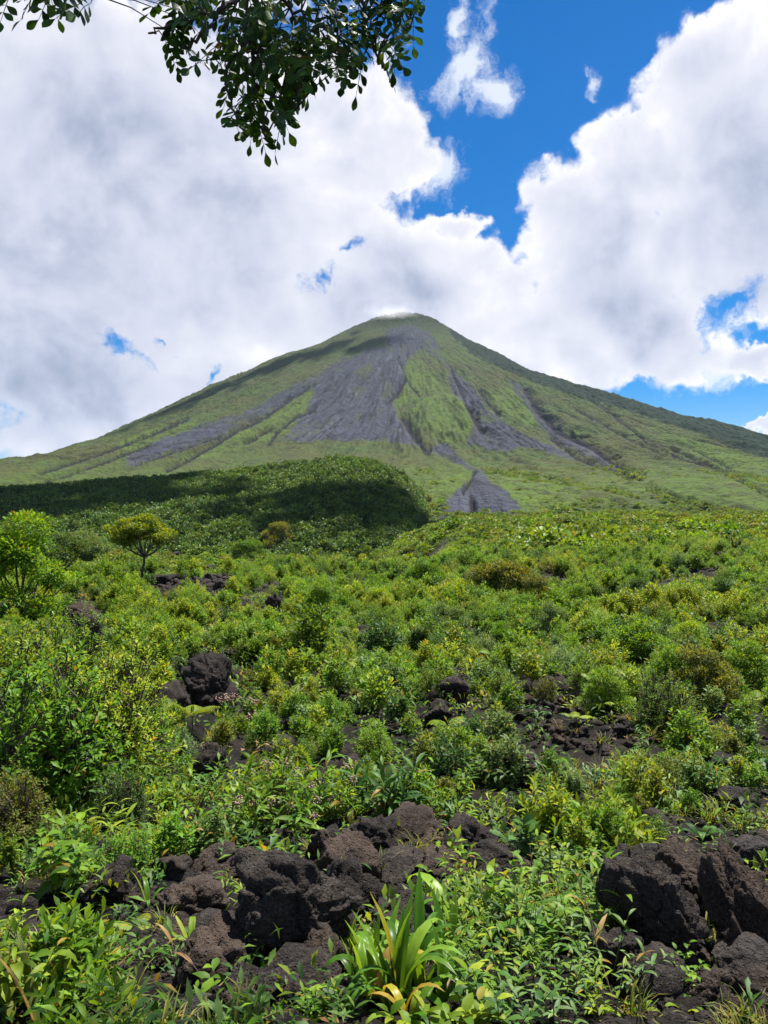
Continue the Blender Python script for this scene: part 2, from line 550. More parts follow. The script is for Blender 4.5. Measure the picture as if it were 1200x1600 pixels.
def ground_mat():
    m, nt, out = new_mat('lava ground')
    L = nt.links
    geo = nd(nt, 'ShaderNodeNewGeometry')
    P = geo.outputs['Position']
    n1 = noise(nt, P, 0.9, 8, 0.62)
    n2_ = noise(nt, P, 14, 6, 0.65)
    n3_ = noise(nt, P, 70, 4, 0.65)
    c = mixc(nt, sstep(nt, n1.outputs[0], 0.4, 0.62), (0.006, 0.0052, 0.005), (0.019, 0.0145, 0.0115))
    c = mixc(nt, sstep(nt, n2_.outputs[0], 0.5, 0.72, 0, 0.7), c, (0.036, 0.027, 0.021))
    # straw litter and moss specks
    c = mixc(nt, mth(nt, 'MULTIPLY', sstep(nt, n3_.outputs[0], 0.6, 0.72), sstep(nt, n1.outputs[0], 0.5, 0.65, 0, 0.55)), c, (0.17, 0.125, 0.07))
    nm = noise(nt, P, 2.3, 5, 0.6)
    c = mixc(nt, mth(nt, 'MULTIPLY', sstep(nt, nm.outputs[0], 0.54, 0.68), sstep(nt, n3_.outputs[0], 0.42, 0.6, 0, 0.5)), c, (0.055, 0.085, 0.018))
    dist = vmth(nt, 'LENGTH', P).outputs['Value']
    nfar = noise(nt, P, 0.12, 6, 0.6)
    far = mth(nt, 'MULTIPLY', sstep(nt, dist, 60, 260, 0, 0.35), sstep(nt, nfar.outputs[0], 0.36, 0.56))
    c = mixc(nt, far, c, (0.05, 0.075, 0.016))
    bs = nd(nt, 'ShaderNodeBsdfPrincipled')
    bs.inputs['Roughness'].default_value = 0.95
    bs.inputs['Specular IOR Level'].default_value = 0.2
    L.new(c, bs.inputs['Base Color'])
    bp = nd(nt, 'ShaderNodeBump')
    bp.inputs['Strength'].default_value = 1.0
    bp.inputs['Distance'].default_value = 0.06
    L.new(mth(nt, 'ADD', n2_.outputs[0], mth(nt, 'MULTIPLY', n3_.outputs[0], 0.4)), bp.inputs['Height'])
    L.new(bp.outputs[0], bs.inputs['Normal'])
    L.new(bs.outputs[0], out.inputs['Surface'])
    return m


def volcano_mat():
    m, nt, out = new_mat('volcano slope')
    L = nt.links
    geo = nd(nt, 'ShaderNodeNewGeometry')
    P = geo.outputs['Position']
    at = nd(nt, 'ShaderNodeAttribute', attribute_name='cover')
    sp = nd(nt, 'ShaderNodeSeparateColor')
    L.new(at.outputs['Color'], sp.inputs[0])
    lava, rock, forest = sp.outputs[0], sp.outputs[1], sp.outputs[2]
    lush = at.outputs['Alpha']
    fa = nd(nt, 'ShaderNodeAttribute', attribute_name='fall')
    rill = noise(nt, fa.outputs['Vector'], 1.0, 7, 0.68)
    rill2 = noise(nt, fa.outputs['Vector'], 0.31, 5, 0.6)
    n1 = noise(nt, P, 0.006, 6, 0.6)
    n2_ = noise(nt, P, 0.05, 6, 0.65)
    n3_ = noise(nt, P, 0.16, 4, 0.7)
    grass = mixc(nt, sstep(nt, n1.outputs[0], 0.40, 0.62), (0.074, 0.082, 0.021), (0.062, 0.100, 0.020))
    grass = mixc(nt, mth(nt, 'MULTIPLY', lush, 0.68), grass, (0.094, 0.158, 0.018))
    grass = mixc(nt, sstep(nt, n2_.outputs[0], 0.47, 0.62, 0, 0.6), grass, (0.052, 0.050, 0.026))
    grass = mixc(nt, sstep(nt, n3_.outputs[0], 0.50, 0.62, 0, 0.8), grass, (0.028, 0.048, 0.013))
    lv = mixc(nt, n2_.outputs[0], (0.024, 0.027, 0.038), (0.076, 0.082, 0.110))
    lv = mixc(nt, sstep(nt, n3_.outputs[0], 0.5, 0.75, 0, 0.5), lv, (0.045, 0.042, 0.044))
    lv = mixc(nt, sstep(nt, rill.outputs[0], 0.50, 0.64, 0, 0.75), lv, (0.018, 0.018, 0.022))
    lv = mixc(nt, sstep(nt, rill2.outputs[0], 0.52, 0.68, 0, 0.6), lv, (0.105, 0.110, 0.142))
    grass = mixc(nt, sstep(nt, rill2.outputs[0], 0.50, 0.66, 0, 0.55), grass, (0.040, 0.050, 0.018))
    grass = mixc(nt, sstep(nt, rill.outputs[0], 0.58, 0.68, 0, 0.6), grass, (0.026, 0.034, 0.014))
    c = mixc(nt, lava, grass, lv)
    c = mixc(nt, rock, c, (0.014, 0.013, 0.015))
    shaded_forest_col = mixc(nt, sstep(nt, n3_.outputs[0], 0.4, 0.62), (0.007, 0.019, 0.010), (0.018, 0.036, 0.014))  # forest green, deepened so the ridge's cloud shade is painted in
    c = mixc(nt, forest, c, shaded_forest_col)
    bs = nd(nt, 'ShaderNodeBsdfPrincipled')
    bs.inputs['Roughness'].default_value = 0.95
    bs.inputs['Specular IOR Level'].default_value = 0.15
    L.new(c, bs.inputs['Base Color'])
    bp = nd(nt, 'ShaderNodeBump')
    bp.inputs['Strength'].default_value = 1.0
    bp.inputs['Distance'].default_value = 9.0
    L.new(mth(nt, 'ADD', mth(nt, 'MULTIPLY', rill.outputs[0], 1.3), mth(nt, 'MULTIPLY', n2_.outputs[0], 1.4)), bp.inputs['Height'])
    L.new(bp.outputs[0], bs.inputs['Normal'])
    L.new(bs.outputs[0], out.inputs['Surface'])
    return m


M['ground'] = ground_mat()
M['volcano'] = volcano_mat()

# ------------------------------------------------------------------ ground height
_ld = np.log(np.array([0.3, 2.5, 3.2, 3.7, 4.5, 5.5, 6.5, 8, 11, 16, 26, 40, 60, 120, 250, 400, 700, 1000, 12000]))
_lz = np.array([-1.72, -1.78, -2.1, -2.2, -2.36, -2.56, -2.76, -2.97, -3.3, -3.75, -4.35, -4.85, -5.3, -5.2, -4.3, -4.0, -1.5, 0, 0])
_gd = np.linspace(_ld[0], _ld[-1], 900)
_gz = np.interp(_gd, _ld, _lz)
_k = np.hanning(27); _k /= _k.sum()
_gz = np.convolve(np.pad(_gz, 13, 'edge'), _k, 'valid')


def ground_base(x, y):
    d = np.hypot(x, y)
    ang = np.clip(np.arctan2(x, y), -1.1, 1.1)
    px = 600 + F_PX * np.tan(ang)
    z = np.interp(np.log(np.maximum(d, 0.3)), _gd, _gz)
    left = smooth(740, 560, px)
    z = z - 15.0 * left * smooth(62, 130, d) * smooth(1500, 1000, d)
    z = z + 0.5 * smooth(330, 60, px) * smooth(8, 14, d) * smooth(60, 35, d)
    z = z + 1.3 * smooth(760, 1200, px) * smooth(14, 34, d) * smooth(200, 90, d)
    return z


def ground_h(x, y):
    d = np.hypot(x, y)
    z = ground_base(x, y)
    z = z + fbm2(x / 8.0, y / 8.0, 3, 11) * 0.75 * smooth(6, 24, d)
    z = z + (fbm2(x / 1.7, y / 1.7, 3, 23, 0.55, True) - 0.3) * 0.20 * smooth(7, 15, d) * smooth(120, 60, d)
    z = z + fbm2(x / 2.2, y / 2.2, 3, 21) * (0.10 + 0.22 * smooth(6, 16, d))
    z = z + fbm2(x / 60.0, y / 60.0, 3, 31) * 3.2 * smooth(90, 260, d)
    return z


def ground_d(x, y):
    d = np.hypot(x, y)
    return ground_h(x, y) + (fbm2(x / 0.42, y / 0.42, 4, 41, 0.55, True) - 0.3) * 0.07 * smooth(90, 30, d)


def build_ground():
    th = np.concatenate([np.arange(-180, -36, 3.0), np.arange(-36, 36.01, 0.2), np.arange(39, 180, 3.0)])
    th = np.radians(th)
    r = np.concatenate([[0.25], np.geomspace(0.8, 2.4, 12), np.geomspace(2.45, 60, 400), np.geomspace(61.5, 900, 130), np.geomspace(950, 12000, 24)])
    A, D = np.meshgrid(th, r)
    x = D * np.sin(A); y = D * np.cos(A)
    z = ground_d(x, y)
    V = np.stack([x, y, z], -1).reshape(-1, 3)
    F = grid_faces(len(r), len(th), True)[:, ::-1]
    # close the hole at the centre
    nc = len(th)
    V = np.vstack([V, [[0, 0, float(ground_d(np.array(0.0), np.array(0.01)))]]])
    c = len(V) - 1
    fan = np.stack([np.arange(nc), (np.arange(nc) + 1) % nc, np.full(nc, c)], -1)[:, ::1]
    me = mesh_np('ground', V, [F, fan], [M['ground']])
    link('ground', me, kind='structure', label='dark lava ground sloping down from the viewer')


build_ground()


def at_px(px, py):
    """ground point seen at a photo pixel"""
    t = np.geomspace(2.2, 900, 2600)
    x = (px - 600) / F_PX * t
    z = (800 - py) / F_PX * t
    g = ground_h(x, t)
    i = np.argmax(z < g)
    return Vector((x[i], t[i], float(g[i])))


# ------------------------------------------------------------------ volcano
D0, X0 = 3500.0, 90.0
RL = [0, 80, 160, 240, 320, 400, 480, 560, 640, 720, 800, 880, 960, 1040, 1120, 1200, 1280, 1360, 1440, 1520, 1600, 1680, 1760, 1840, 1920, 2000, 2080, 2160, 2240, 2320, 2400, 2480, 2560, 2640, 2720, 2800, 2880, 2960, 3040, 3120, 3200, 3280]
HL = [898, 886, 867, 835, 791, 743, 705, 680, 643, 593, 554, 518, 472, 426, 381, 338, 293, 247, 216, 182, 143, 114, 100, 95, 94, 94, 88, 80, 73, 66, 59, 51, 44, 36, 28, 20, 12, 2, -9, -19, -30, -42]
RR = RL
HR = [898, 888, 865, 815, 759, 718, 673, 619, 570, 542, 515, 487, 460, 427, 395, 366, 342, 322, 292, 256, 230, 204, 178, 157, 140, 124, 107, 93, 84, 74, 65, 56, 47, 38, 30, 21, 12, 2, -9, -19, -30, -42]
RF = RL
HF = [900, 885, 850, 803, 757, 712, 667, 622, 581, 542, 503, 465, 427, 390, 352, 315, 288, 260, 233, 207, 187, 168, 148, 132, 120, 109, 97, 86, 78, 69, 61, 52, 44, 35, 27, 19, 10, 0, -11, -21, -32, -42]


def in_poly(px, py, poly):
    """signed distance in pixels, positive inside"""
    P = np.asarray(poly, float)
    ins = np.zeros(px.shape, bool); dm = np.full(px.shape, 1e9)
    for (x1, y1), (x2, y2) in zip(P, np.roll(P, -1, 0)):
        if y1 != y2:
            c = ((y1 > py) != (y2 > py)) & (px < (x2 - x1) * (py - y1) / (y2 - y1) + x1)
            ins ^= c
        dm = np.minimum(dm, seg_d(px, py, x1, y1, x2, y2))
    return np.where(ins, dm, -dm)


def seg_d(px, py, x1, y1, x2, y2):
    dx, dy = x2 - x1, y2 - y1
    t = np.clip(((px - x1) * dx + (py - y1) * dy) / (dx * dx + dy * dy + 1e-9), 0, 1)
    return np.hypot(px - x1 - t * dx, py - y1 - t * dy)


def line_d(px, py, pts):
    dm = np.full(px.shape, 1e9)
    for (a, b), (c, d) in zip(pts[:-1], pts[1:]):
        dm = np.minimum(dm, seg_d(px, py, a, b, c, d))
    return dm


LAVA = [
    [(540, 562), (575, 545), (612, 540), (630, 562), (634, 590), (626, 612), (612, 632), (620, 652), (642, 674), (664, 697), (640, 696), (600, 688), (560, 690), (515, 690), (470, 690), (440, 688), (462, 660), (478, 640), (488, 622), (488, 602), (505, 588)],
    [(545, 552), (500, 578), (440, 612), (375, 645), (300, 668), (240, 690), (195, 712), (200, 728), (262, 708), (330, 688), (400, 655), (450, 626), (490, 600), (530, 585)],
    [(662, 535), (690, 558), (722, 588), (748, 612), (760, 640), (778, 650), (806, 672), (850, 690), (905, 712), (928, 724), (880, 716), (842, 702), (815, 700), (790, 708), (762, 704), (742, 694), (724, 698), (736, 680), (744, 662), (734, 645), (714, 626), (703, 606), (700, 582), (688, 566), (668, 550)],
    [(664, 694), (700, 692), (716, 714), (738, 732), (752, 734), (768, 752), (802, 770), (846, 793), (840, 812), (720, 812), (686, 784), (712, 766), (730, 750), (738, 738), (712, 722), (668, 706)],
    [(792, 588), (815, 600), (850, 640), (882, 666), (930, 696), (962, 716), (1006, 743), (975, 740), (930, 718), (880, 692), (845, 668), (822, 636), (803, 610)],
    [(600, 512), (640, 506), (672, 520), (690, 545), (660, 545), (640, 560), (628, 590), (610, 560)],
]
GULLY = [
    ([(492, 598), (450, 625), (415, 650), (404, 656), (370, 671), (330, 696), (290, 718), (262, 732)], 2.2),
    ([(492, 640), (462, 650), (432, 675), (420, 692)], 2.0),
    ([(383, 692), (422, 670)], 2.0),
    ([(60, 738), (150, 710), (232, 680), (292, 654)], 1.8),
    ([(72, 752), (160, 722), (232, 694)], 1.6),
    ([(210, 726), (290, 700), (345, 680)], 1.2),
    ([(732, 636), (750, 662), (754, 670)], 3.5),
    ([(750, 608), (768, 634), (780, 645)], 2.6),
    ([(832, 628), (870, 670), (922, 692), (980, 732), (1000, 741)], 3.4),
    ([(862, 682), (902, 712), (986, 743)], 2.6),
    ([(880, 585), (950, 640), (1012, 692), (1085, 722)], 1.1),
    ([(920, 622), (1000, 680), (1100, 722), (1200, 752)], 1.2),
    ([(1015, 760), (1060, 780), (1100, 790), (1132, 797)], 2.4),
    ([(1050, 710), (1122, 732), (1200, 772)], 1.6),
    ([(630, 650), (650, 682), (668, 702)], 3.2),
    ([(606, 628), (622, 612), (634, 590)], 2.2),
    ([(622, 560), (640, 600), (655, 618)], 1.2),
    ([(706, 578), (720, 612), (736, 645)], 1.6),
    ([(742, 736), (730, 756), (724, 766)], 1.4),
    ([(735, 772), (752, 782), (768, 790)], 1.2),
    ([(820, 606), (845, 640), (852, 650)], 3.0),
    ([(900, 640), (990, 690), (1040, 712)], 1.0),
    ([(1080, 700), (1150, 735), (1200, 750)], 1.0),
]
SHADED_FOREST = [[(695, 495), (740, 522), (800, 552), (870, 580), (960, 608), (1060, 640), (1150, 658), (1215, 680), (1260, 720), (1150, 692), (1110, 684), (1060, 667), (1000, 648), (930, 628), (860, 607), (800, 584), (740, 555), (705, 525)],
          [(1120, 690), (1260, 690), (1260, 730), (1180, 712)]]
LUSH = [[(642, 640), (660, 622), (690, 612), (720, 620), (738, 643), (742, 664), (725, 688), (700, 696), (680, 690), (660, 670)],
        [(632, 560), (655, 560), (690, 590), (700, 612), (660, 618), (640, 636), (612, 632), (628, 600)],
        [(488, 604), (486, 640), (440, 680), (380, 700), (330, 715), (300, 716), (370, 675), (450, 630)],
        [(180, 690), (260, 660), (330, 660), (290, 680), (200, 706)],
        [(770, 740), (830, 735), (900, 770), (930, 800), (830, 800), (790, 775)], [(640, 760), (720, 735), (730, 745), (710, 780), (690, 795)],
        [(760, 610), (800, 600), (836, 645), (838, 668), (790, 650)], [(1000, 660), (1100, 690), (1200, 720), (1200, 760), (1100, 720)]]


def volcano_base(x, y):
    dx = x - X0; dy = y - D0
    r = np.hypot(dx, dy)
    a = np.degrees(np.arctan2(dx, -dy))
    wr = smooth(20, 70, a); wl = smooth(20, 70, -a)
    h = np.interp(r, RF, HF) * (1 - wr - wl) + np.interp(r, RR, HR) * wr + np.interp(r, RL, HL) * wl
    return h, r, np.radians(a)


def build_volcano():
    th = np.radians(np.concatenate([np.arange(-38, -29, 0.4), np.arange(-28.6, 28.61, 0.07), np.arange(29, 38.1, 0.4)]))
    d = np.concatenate([np.geomspace(470, 1500, 130), np.linspace(1506, 3620, 500), np.linspace(3660, 7200, 36)])
    A, Dm = np.meshgrid(th, d)
    x = Dm * np.sin(A); y = Dm * np.cos(A)
    h, r, a = volcano_base(x, y)
    lr = np.log(r + 60.0)
    amp = smooth(30, 900, r) * (0.3 + 0.7 * smooth(2700, 1500, r))
    # the relief of the cone first, then the ground cover that lies on it
    g1 = fbm2(a * 9, lr * 1.5, 3, 51, 0.5, True)
    g2 = fbm2(a * 34, lr * 4.0 + 0.3 * g1, 3, 53, 0.55, True)
    g3 = fbm2(a * 110, lr * 12.0, 3, 55, 0.55, True)
    h2 = h + amp * ((g1 - 0.35) * 0.012 * r + (g2 - 0.3) * (8 + 0.007 * r) + (g3 - 0.3) * 2.2)
    h2 += fbm2(x / 60, y / 60, 5, 57, 0.6) * 9 * smooth(80, 900, r) * (0.4 + 0.6 * smooth(2700, 1700, r))
    top = smooth(260, 60, r)
    h2 += top * (fbm2(x / 34, y / 34, 4, 88, 0.62, True) - 0.1) * 26 - 6 * smooth(60, 20, r)
    px = 600 + F_PX * x / y; py = 800 - F_PX * h2 / y
    wx = px + 5.0 * fbm2(px / 9, py / 9, 3, 91) + 1.5 * n2(px / 2.2, py / 2.2, 97)
    wy = py + 5.0 * fbm2(px / 9 + 40, py / 9, 3, 93) + 1.5 * n2(px / 2.2 + 9, py / 2.2, 99)
    front = (y < D0 + 150)
    z0 = np.zeros_like(px)
    lava = z0.copy()
    finger = 6.5 * fbm2(a * 42, lr * 2.0, 4, 67, 0.6) - 1.0
    for p in LAVA:
        lava = np.maximum(lava, smooth(-2.2, 2.6, in_poly(wx, wy, p) + finger))
    # veins of vegetation and bare ground alternate down the fall line
    ribs = fbm2(a * 60, lr * 6.0, 3, 71)
    lava = lava * (1 - 0.7 * smooth(0.10, 0.38, fbm2(a * 13 + 2, lr * 4.5, 4, 73, 0.6)))
    lava = np.clip(lava * smooth(-0.55, -0.1, ribs + 0.15), 0, 1)
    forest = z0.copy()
    for p in SHADED_FOREST:
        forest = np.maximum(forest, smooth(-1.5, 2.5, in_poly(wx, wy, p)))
    forest = np.maximum(forest, 0.6 * smooth(430, 150, r) * (1 - 0.6 * lava))  # the upper cone is darkened through the same mask
    lush = z0.copy()
    for p in LUSH:
        lush = np.maximum(lush, smooth(-2.5, 5, in_poly(wx, wy, p)))
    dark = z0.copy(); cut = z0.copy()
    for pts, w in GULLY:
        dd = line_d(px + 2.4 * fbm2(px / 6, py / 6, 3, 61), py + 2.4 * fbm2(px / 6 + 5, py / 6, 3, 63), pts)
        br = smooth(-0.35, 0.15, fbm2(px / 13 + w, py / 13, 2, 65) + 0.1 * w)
        w = w * 1.7  # dark rock line widened, so the gully's shadow is painted in with it
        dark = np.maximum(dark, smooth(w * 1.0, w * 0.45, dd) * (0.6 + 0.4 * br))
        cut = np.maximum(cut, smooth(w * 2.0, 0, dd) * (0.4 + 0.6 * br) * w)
    for mk in (lava, dark, lush, cut):
        mk *= front
    h2 -= cut * 2.6
    h2 -= 30 * smooth(640, 480, Dm)
    mound = in_poly(px, py, LUSH[0])
    h2 += front * 16 * smooth(-2, 14, mound)
    h2 += n2(x / 16, y / 16, 58) * (0.8 * (1 - lava) + 3.5 * forest)
    # dark fissures of exposed rock where the fine gullies are deepest
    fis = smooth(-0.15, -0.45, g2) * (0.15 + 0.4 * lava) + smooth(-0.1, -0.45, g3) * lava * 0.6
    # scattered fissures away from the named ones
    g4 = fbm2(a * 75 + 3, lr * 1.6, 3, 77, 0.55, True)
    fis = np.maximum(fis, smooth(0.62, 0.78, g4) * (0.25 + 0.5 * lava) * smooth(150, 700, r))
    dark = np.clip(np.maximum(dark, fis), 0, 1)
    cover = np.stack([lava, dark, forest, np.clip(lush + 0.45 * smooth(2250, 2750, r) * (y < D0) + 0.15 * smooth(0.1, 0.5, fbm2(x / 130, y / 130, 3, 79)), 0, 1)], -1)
    V = np.stack([x, y, h2], -1).reshape(-1, 3)
    F = grid_faces(len(d), len(th))[:, ::-1]
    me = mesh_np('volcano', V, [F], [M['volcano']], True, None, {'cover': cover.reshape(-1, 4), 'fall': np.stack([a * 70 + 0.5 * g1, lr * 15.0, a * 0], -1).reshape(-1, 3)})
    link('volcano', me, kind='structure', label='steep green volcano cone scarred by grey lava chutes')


build_volcano()

# ------------------------------------------------------------------ leaves
UP = np.array([0, 0, 1.0])


def wprof(shape, t):
    if shape == 'ovate':
        return np.sin(np.pi * t ** 0.75) ** 0.9
    if shape == 'obovate':
        return np.sin(np.pi * t ** 1.5) ** 0.85
    if shape == 'lance':
        return np.sin(np.pi * t ** 0.9) ** 0.9
    if shape == 'strap':
        return np.minimum(np.minimum(1, 0.35 + t / 0.3), np.maximum((1 - t) / 0.38, 0) ** 0.75)
    return np.sin(np.pi * t)


def leaf_geo(shape, w, nseg=3, droop=0.5, fold=0.18, cols=3, pleat=0.0, wave=0.0):
    t = np.linspace(0, 1, nseg + 1)
    ang = -droop * t ** (2.2 if shape == 'strap' else 1.3)
    dl = 1.0 / nseg
    am = (ang[:-1] + ang[1:]) / 2
    y = np.concatenate([[0], np.cumsum(np.cos(am) * dl)])
    z = np.concatenate([[0], np.cumsum(np.sin(am) * dl)])
    hw = w * 0.5 * np.maximum(wprof(shape, t), 0.03)
    u = np.linspace(-1, 1, cols)
    zz = np.abs(u) * fold + pleat * np.where(np.arange(cols) % 2, 1, -1)
    X = hw[:, None] * u[None, :]
    Y = y[:, None] - np.sin(ang)[:, None] * hw[:, None] * zz[None, :]
    Z = z[:, None] + np.cos(ang)[:, None] * hw[:, None] * zz[None, :] + wave * w * np.sin(t * 9)[:, None] * u[None, :]
    return np.stack([X, Y, Z], -1).reshape(-1, 3), grid_faces(nseg + 1, cols)


def leaf_lite(w, droop=0.15, fold=0.25):
    V = np.array([[0, 0, 0], [w * 0.5, 0.55, fold * w * 0.5], [0, 0.55, 0.0], [-w * 0.5, 0.55, fold * w * 0.5], [0, 1, -droop]], float)
    return V, np.array([[0, 1, 2], [0, 2, 3], [1, 4, 2], [2, 4, 3]])


def leaf_two(w, droop=0.12):
    V = np.array([[0, 0, 0], [w * 0.5, 0.5, 0.1 * w], [0, 1, -droop], [-w * 0.5, 0.5, 0.1 * w]], float)
    return V, np.array([[0, 1, 2], [0, 2, 3]])


def frames(D, U):
    D = D / (np.linalg.norm(D, axis=1, keepdims=True) + 1e-9)
    X = np.cross(D, U); ln = np.linalg.norm(X, axis=1, keepdims=True)
    X = np.where(ln < 1e-3, np.array([[1.0, 0, 0]]), X / (ln + 1e-9))
    Z = np.cross(X, D)
    return np.stack([X, D, Z], -1)


def scatter(geo, proto, P, Rm, S, tint):
    V, F = proto
    n = len(P)
    W = P[:, None, :] + S[:, None, None] * np.einsum('nij,vj->nvi', Rm, V)
    Fn = (F[None] + (np.arange(n) * len(V))[:, None, None]).reshape(-1, F.shape[1])
    geo.add(W.reshape(-1, 3), Fn, np.repeat(tint, len(F)))


def unit(v):
    v = np.asarray(v, float)
    return v / (np.linalg.norm(v) + 1e-9)


def rosette(p, axis, k, size, rg, lo=0.5, hi=1.35, back=0.08):
    """k leaves round a shoot tip: positions, directions, normals, sizes"""
    axis = unit(axis)
    s = unit(np.cross(axis, [0.3, 0.9, 0.2])); q = np.cross(axis, s)
    az = np.arange(k) * 2.39996 + rg.uniform(0, 6.28)
    th = np.linspace(hi, lo, k) + rg.uniform(-0.18, 0.18, k)
    D = (np.cos(th)[:, None] * axis + np.sin(th)[:, None] * (np.cos(az)[:, None] * s + np.sin(az)[:, None] * q))
    P = np.asarray(p) - axis * back * np.linspace(1, 0, k)[:, None]
    S = size * rg.uniform(0.7, 1.1, k) * np.linspace(1.0, 0.75, k)
    U = np.broadcast_to(axis, D.shape) + rg.normal(0, 0.15, D.shape)
    return P, D, U, S


def shrub_arrays(seed, h, w, tips, k, leaf, lo=0.3, stems=5, top=1.0, flat=0.0, shell=0.55, spread=0.28):
    """the skeleton and all leaves of a bush; returns stems Geo and leaf arrays"""
    rg = np.random.default_rng(seed)
    st = Geo()
    mains = []
    for i in range(stems):
        az = 2 * np.pi * i / stems + rg.uniform(-0.4, 0.4)
        e = np.array([np.cos(az) * w * spread * rg.uniform(0.4, 0.9), np.sin(az) * w * spread * rg.uniform(0.4, 0.9), h * rg.uniform(0.5, 0.72)])
        b = np.array([np.cos(az), np.sin(az), 0]) * w * 0.05
        t = np.linspace(0, 1, 6)[:, None]
        P = b * (1 - t) + e * t + np.array([np.cos(az), np.sin(az), 0]) * (np.sin(t * np.pi) * w * 0.06) + rg.normal(0, 0.012 * h, (6, 3)) * np.sin(t * np.pi)
        P[0, 2] = -0.06 * h
        V, F = tube(P, np.linspace(0.008, 0.003, 6) * h ** 0.8, 5)
        st.add(V, F); mains.append(P)
    mp = np.concatenate([m[2:] for m in mains])
    lp = []; out = []
    for i in range(tips):
        az = rg.uniform(0, 6.283); cz = rg.uniform(-0.15, 1.0)
        rr = rg.uniform(shell, 1.0) * (0.82 + 0.3 * n2(az * 1.3 + seed, cz * 2.0, seed))
        sxy = math.sqrt(max(0.0, 1 - min(1, abs(cz)) ** (2.0 + flat)))
        p = np.array([np.cos(az) * sxy * w * 0.5 * rr, np.sin(az) * sxy * w * 0.5 * rr, h * (lo + (top - lo) * max(0, cz) * rr + min(0, cz) * 0.3)])
        j = np.argmin(np.linalg.norm((mp - p) * [1, 1, 0.7] + [0, 0, 0.12 * h], axis=1))
        a = mp[j]
        mid = (a + p) / 2 + np.array([0, 0, -0.04 * h])
        V, F = tube([a, mid, p], np.array([0.005, 0.004, 0.0025]) * h ** 0.8, 3)
        st.add(V, F)
        ax = unit(p - a) * 0.7 + np.array([0, 0, 0.75])
        out.append(rosette(p, ax, k, leaf, rg, back=leaf * 0.9))
    P, D, U, S = [np.concatenate(q) for q in zip(*out)]
    return st, P, D, U, S, rg


def shrub_mesh(name, seed, mat, h, w, tips, k, leaf, lw, proto='lite', **kw):
    st, P, D, U, S, rg = shrub_arrays(seed, h, w, tips, k, leaf, **kw)
    g = Geo()
    pr = leaf_lite(lw) if proto == 'lite' else leaf_two(lw)
    scatter(g, pr, P, frames(D, U), S, rg.random(len(P)))
    return g.mesh(name, M[mat]), st.mesh(name + ' stem', M['bark'])


# ------------------------------------------------------------------ instancing on points, for what nobody could count
def gn_scatter(name, protos, mats, pts, rot, scl, idx, label):
    """protos: list of (V, [F], tint) merged into the mesh itself; pts are loose vertices"""
    Vs = []; Fs = {}; T = {}; pid = []; o = 0
    for k, (V, F, t) in enumerate(protos):
        q = 0
        for f in F:
            Fs.setdefault(f.shape[1], []).append(f + o)
            T.setdefault(f.shape[1], []).append(t[q:q + len(f)]); q += len(f)
        Vs.append(V); pid.append(np.full(len(V), k)); o += len(V)
    n0 = o; n = len(pts)
    V = np.concatenate(Vs + [pts])
    proto = np.concatenate(pid + [np.full(n, -1)]).astype(np.int32)
    pick = np.concatenate([np.full(n0, -1), idx]).astype(np.int32)
    rt = np.concatenate([np.zeros((n0, 3)), rot]); sc = np.concatenate([np.zeros(n0), scl])
    faces = [np.concatenate(f) for f in Fs.values()]
    tint = np.concatenate([np.concatenate(t) for t in T.values()])
    me = mesh_np(name, V, faces, mats[:1], True, {'tint': tint}, {'proto': proto, 'pick': pick, 'rot': rt, 'scl': sc})
    ob = link(name, me, kind='stuff', label=label)
    ng = bpy.data.node_groups.new(name, 'GeometryNodeTree')
    ng.interface.new_socket('Geometry', in_out='INPUT', socket_type='NodeSocketGeometry')
    ng.interface.new_socket('Geometry', in_out='OUTPUT', socket_type='NodeSocketGeometry')
    gi = ng.nodes.new('NodeGroupInput'); go = ng.nodes.new('NodeGroupOutput')
    join = ng.nodes.new('GeometryNodeJoinGeometry')

    def attr(nm, typ):
        a = ng.nodes.new('GeometryNodeInputNamedAttribute')
        a.data_type = typ
        a.inputs['Name'].default_value = nm
        return a.outputs['Attribute']

    def equal(sock, k):
        c = ng.nodes.new('FunctionNodeCompare')
        c.data_type = 'INT'; c.operation = 'EQUAL'
        ng.links.new(sock, c.inputs[2]); c.inputs[3].default_value = k
        return c.outputs[0]
    a_proto, a_pick, a_rot, a_scl = attr('proto', 'INT'), attr('pick', 'INT'), attr('rot', 'FLOAT_VECTOR'), attr('scl', 'FLOAT')
    for k in range(len(protos)):
        s = ng.nodes.new('GeometryNodeSeparateGeometry'); s.domain = 'POINT'
        ng.links.new(gi.outputs[0], s.inputs[0]); ng.links.new(equal(a_proto, k), s.inputs['Selection'])
        src = s.outputs[0]
        if len(mats) > 1:
            sm = ng.nodes.new('GeometryNodeSetMaterial')
            sm.inputs['Material'].default_value = mats[k]
            ng.links.new(src, sm.inputs[0]); src = sm.outputs[0]
        iop = ng.nodes.new('GeometryNodeInstanceOnPoints')
        ng.links.new(gi.outputs[0], iop.inputs['Points'])
        ng.links.new(equal(a_pick, k), iop.inputs['Selection'])
        ng.links.new(src, iop.inputs['Instance'])
        ng.links.new(a_rot, iop.inputs['Rotation'])
        ng.links.new(a_scl, iop.inputs['Scale'])
        ng.links.new(iop.outputs[0], join.inputs[0])
    ng.links.new(join.outputs[0], go.inputs[0])
    md = ob.modifiers.new('scatter', 'NODES')
    md.node_group = ng
    return ob


def me_arrays(me):
    """arrays of a mesh made by Geo.mesh (all faces of one size)"""
    n = len(me.vertices)
    V = np.empty(n * 3, np.float32); me.vertices.foreach_get('co', V)
    li = np.empty(len(me.loops), np.int32); me.loops.foreach_get('vertex_index', li)
    k = len(me.loops) // len(me.polygons)
    t = np.empty(len(me.polygons), np.float32); me.attributes['tint'].data.foreach_get('value', t)
    return V.reshape(-1, 3), [li.reshape(-1, k)], t


